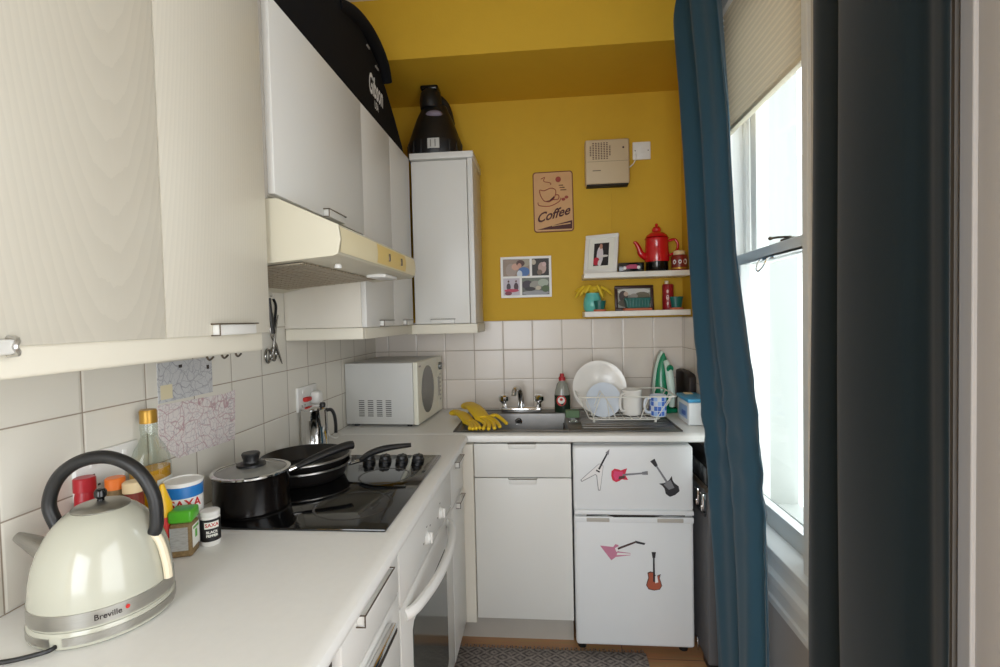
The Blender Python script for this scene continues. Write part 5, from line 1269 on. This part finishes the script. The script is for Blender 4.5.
mb.build('frame_border', M_white, cf, merge=False)
def rectp(x0, x1, z0, z1): return lambda u, v, e: (x0 + (x1 - x0) * u, -0.0163 - e, z0 + (z1 - z0) * v)
photo(cf, (150, 132, 118), [(0.8, 0.8, 0.25, 0.25, (168, 160, 140)), (0.3, 0.35, 0.2, 0.4, (166, 150, 140)), (0.47, 0.55, 0.15, 0.2, (206, 160, 140)), (0.66, 0.75, 0.16, 0.2, (80, 52, 46)), (0.62, 0.62, 0.08, 0.14, (200, 150, 130)), (0.78, 0.25, 0.22, 0.28, (70, 110, 170)), (0.62, 0.12, 0.10, 0.22, (206, 216, 226))], rectp(X0 + bw_, XA - 0.005, ZM + 0.005, Z1 - bw_))
photo(cf, (44, 40, 36), [(0.1, 0.8, 0.14, 0.16, (190, 180, 160)), (0.6, 0.45, 0.24, 0.34, (188, 160, 150)), (0.45, 0.2, 0.16, 0.16, (120, 100, 84)), (0.72, 0.66, 0.12, 0.14, (210, 180, 176))], rectp(XA + 0.007, X1 - bw_, ZM + 0.005, Z1 - bw_))
photo(cf, (198, 190, 200), [(0.32, 0.5, 0.13, 0.22, (60, 50, 60)), (0.32, 0.82, 0.06, 0.07, (90, 60, 60)), (0.78, 0.5, 0.14, 0.24, (70, 44, 54)), (0.78, 0.82, 0.06, 0.07, (110, 80, 80)), (0.5, 0.28, 0.45, 0.10, (190, 60, 90)), (0.3, 0.12, 0.22, 0.12, (120, 50, 70))], rectp(X0 + bw_, XB - 0.006, Z0 + bw_, ZM - 0.005))
photo(cf, (96, 98, 90), [(0.5, 0.86, 0.5, 0.16, (110, 118, 104)), (0.2, 0.6, 0.2, 0.26, (58, 48, 60)), (0.5, 0.55, 0.22, 0.28, (150, 148, 138)), (0.78, 0.7, 0.2, 0.22, (166, 176, 160)), (0.5, 0.12, 0.5, 0.14, (150, 152, 156)), (0.3, 0.35, 0.2, 0.12, (40, 38, 40)), (0.6, 0.4, 0.1, 0.12, (196, 184, 160)), (0.86, 0.35, 0.14, 0.2, (74, 96, 58))], rectp(XB + 0.006, X1 - bw_, Z0 + bw_, ZM - 0.005))

# ------------------------------------------------------------------ on top of the wall cabinets
bg = thing('guitar_bag', 'large black padded guitar bag lying along the top of the wall cabinets', 'bag', (0.15, -1.0, 2.117))
prof = [(-0.305, 2.117), (-0.335, 2.17), (-0.45, 2.26), (-0.56, 2.335), (-0.66, 2.39), (-0.80, 2.42), (-1.0, 2.43), (-1.46, 2.44), (-1.46, 2.117)]
mb = MB(); mb.prism(prof, 'X', 0.06, 0.285, 0.03, 4); mb.build('bag_body', M_blackf, bg, sharp=60)
mb = MB(); mb.tube(crv([(0.270, -1.02, 2.38), (0.285, -0.93, 2.41), (0.292, -0.82, 2.425), (0.295, -0.71, 2.412), (0.296, -0.635, 2.378), (0.292, -0.595, 2.335)], 5), 0.024, 10, flat=1.0, up=(1, 0, 0)); mb.build('shoulder_strap', M_blackf, bg)
mb = MB(); mb.m(flat((150, 146, 140)))
mb.box(0.287, 0.291, -0.80, -0.775, 2.37, 2.376); mb.box(0.287, 0.291, -0.71, -0.68, 2.34, 2.346); mb.build('strap_buckle', None, bg, merge=False)
mb = MB(); mb.m(flat((226, 226, 224)))
mb.text('Gibson', 0.105, lambda x, y: (0.2862, -0.705 + x * 0.52, 2.252 + y), shear=0.15, bold=0.0028)
mb.text('USA', 0.040, lambda x, y: (0.2862, -0.705 + x * 0.6, 2.192 + y), bold=0.0006)
mb.build('lettering', None, bg)
b2 = thing('gear_bag', 'second plain black bag beside the guitar bag, above the near cabinets', 'bag', (0.15, -1.75, 2.117))
mb = MB(); mb.prism([(-1.475, 2.117), (-1.48, 2.40), (-1.52, 2.46), (-2.18, 2.44), (-2.22, 2.35), (-2.22, 2.117)], 'X', 0.05, 0.270, 0.03, 4); mb.build('bag_body', mat('navy_black_cloth', (22, 22, 28), 0.85, spec=0.2, bump=0.3, bscale=300), b2, sharp=60)
MB().tube(crv([(0.268, -1.70, 2.42), (0.282, -1.72, 2.34), (0.282, -1.74, 2.26), (0.268, -1.75, 2.18)], 5), 0.012, 8, flat=0.4).build('strap', M_blackf, b2)

vc = thing('vacuum_cleaner', 'black plastic vacuum cleaner body standing on the corner cabinet', 'vacuum cleaner', (0.395, -0.165, 2.1465))
MB().lathe([(0, 0), (0.128, 0), (0.134, 0.010), (0.134, 0.075), (0.130, 0.085), (0.112, 0.135), (0.088, 0.200), (0.070, 0.235), (0.060, 0.262), (0, 0.265)], (0, 0, 0), 40, sy=0.85).build('motor_housing', M_black, vc, local=True)
MB().lathe([(0, 0), (0.050, 0), (0.055, 0.03), (0.050, 0.07), (0.042, 0.085), (0, 0.085)], (-0.012, -0.02, 0.245), 28).build('collar', M_black, vc, local=True)
mb = MB(); mb.box(-0.055, 0.030, -0.060, 0.030, 0.325, 0.385, 0.010, 3); mb.build('hose_socket', M_blackg, vc, local=True)
MB().tube(crv([(0.02, 0.03, 0.315), (0.045, 0.035, 0.29), (0.062, 0.035, 0.25), (0.075, 0.035, 0.19)], 5), 0.020, 10).build('carry_handle', M_black, vc, local=True)
mb = MB(); mb.ball((0.010, -0.058, 0.205), 0.042, 0.026, 0.020); mb.build('clear_window', mat('smoked_lens', (128, 118, 134), 0.15), vc, local=True)
for k in range(9):
    a = -PI + PI * (k + 0.5) / 9; cx_, cy_ = 0.1335 * math.cos(a), 0.1135 * math.sin(a)
    MB().box(cx_ - 0.003, cx_ + 0.003, cy_ - 0.003, cy_ + 0.003, 0.012, 0.074, 0.001).build('rib', M_black, vc, local=True)
mb = MB(); mb.m(flat((196, 196, 190))).box(-0.012, 0.044, -0.1185, -0.113, 0.028, 0.074, 0.001)
mb.m(flat((120, 120, 116))); 
for x in (0.0, 0.022): mb.box(x, x + 0.005, -0.1192, -0.1184, 0.034, 0.068)
mb.build('rating_label', None, vc, local=True, merge=False)

# ------------------------------------------------------------------ light
w = bpy.data.worlds.new('sky'); bpy.context.scene.world = w; w.use_nodes = True
nt = w.node_tree
bg_ = nt.nodes['Background']; bg_.inputs[0].default_value = (0.86, 0.94, 1.0, 1); bg_.inputs[1].default_value = 6.0
def area(name, loc, rot, sx, sy, power, col, portal=False, spread=None):
    l = bpy.data.lights.new(name, 'AREA'); l.shape = 'RECTANGLE'; l.size = sx; l.size_y = sy; l.energy = power; l.color = col
    if portal: l.cycles.is_portal = True
    if spread: l.spread = spread
    o = bpy.data.objects.new(name, l); C.objects.link(o); o.location = loc; o.rotation_euler = rot; return o
area('window_portal', (1.80, -0.86, 1.58), (0, math.radians(90), 0), 1.96, 0.68, 1, (1, 1, 1), portal=True)
# second window of the same room, in the right wall beside and behind the camera
area('rear_window_light', (1.59, -2.85, 1.35), (0, math.radians(90), 0), 1.5, 1.2, 26, (0.92, 0.96, 1.0))
# unseen fill lamp added near the end wall to brighten fronts and window frames
area('end_fill_light', (0.45, YR + 0.35, 1.30), (math.radians(76), 0, math.radians(-22)), 1.3, 1.5, 30, (0.86, 0.93, 1.0), spread=2.3)

# ------------------------------------------------------------------ camera
yaw, pitch, roll = 0.089, -0.0301, -0.0232
cam = bpy.data.cameras.new('camera'); cam.sensor_width = 36; cam.lens = 490.4139 / 1000 * 36; cam.clip_start = 0.02
co = bpy.data.objects.new('camera', cam); C.objects.link(co)
f = Vector((-math.sin(yaw) * math.cos(pitch), math.cos(yaw) * math.cos(pitch), math.sin(pitch)))
r0 = Vector((math.cos(yaw), math.sin(yaw), 0)); u0 = r0.cross(f)
r_ = math.cos(roll) * r0 + math.sin(roll) * u0; u_ = -math.sin(roll) * r0 + math.cos(roll) * u0
mt = Matrix((r_, u_, -f)).transposed().to_4x4(); mt.translation = (0.9056, -2.5599, 1.3707)
co.matrix_world = mt
bpy.context.scene.camera = co
vs = bpy.context.scene.view_settings
vs.view_transform = 'Standard'; vs.look = 'None'; vs.exposure = 0.06; vs.gamma = 1.08
bpy.context.scene.cycles.use_denoising = True
bpy.context.scene.cycles.max_bounces = 10
bpy.context.scene.cycles.transparent_max_bounces = 12
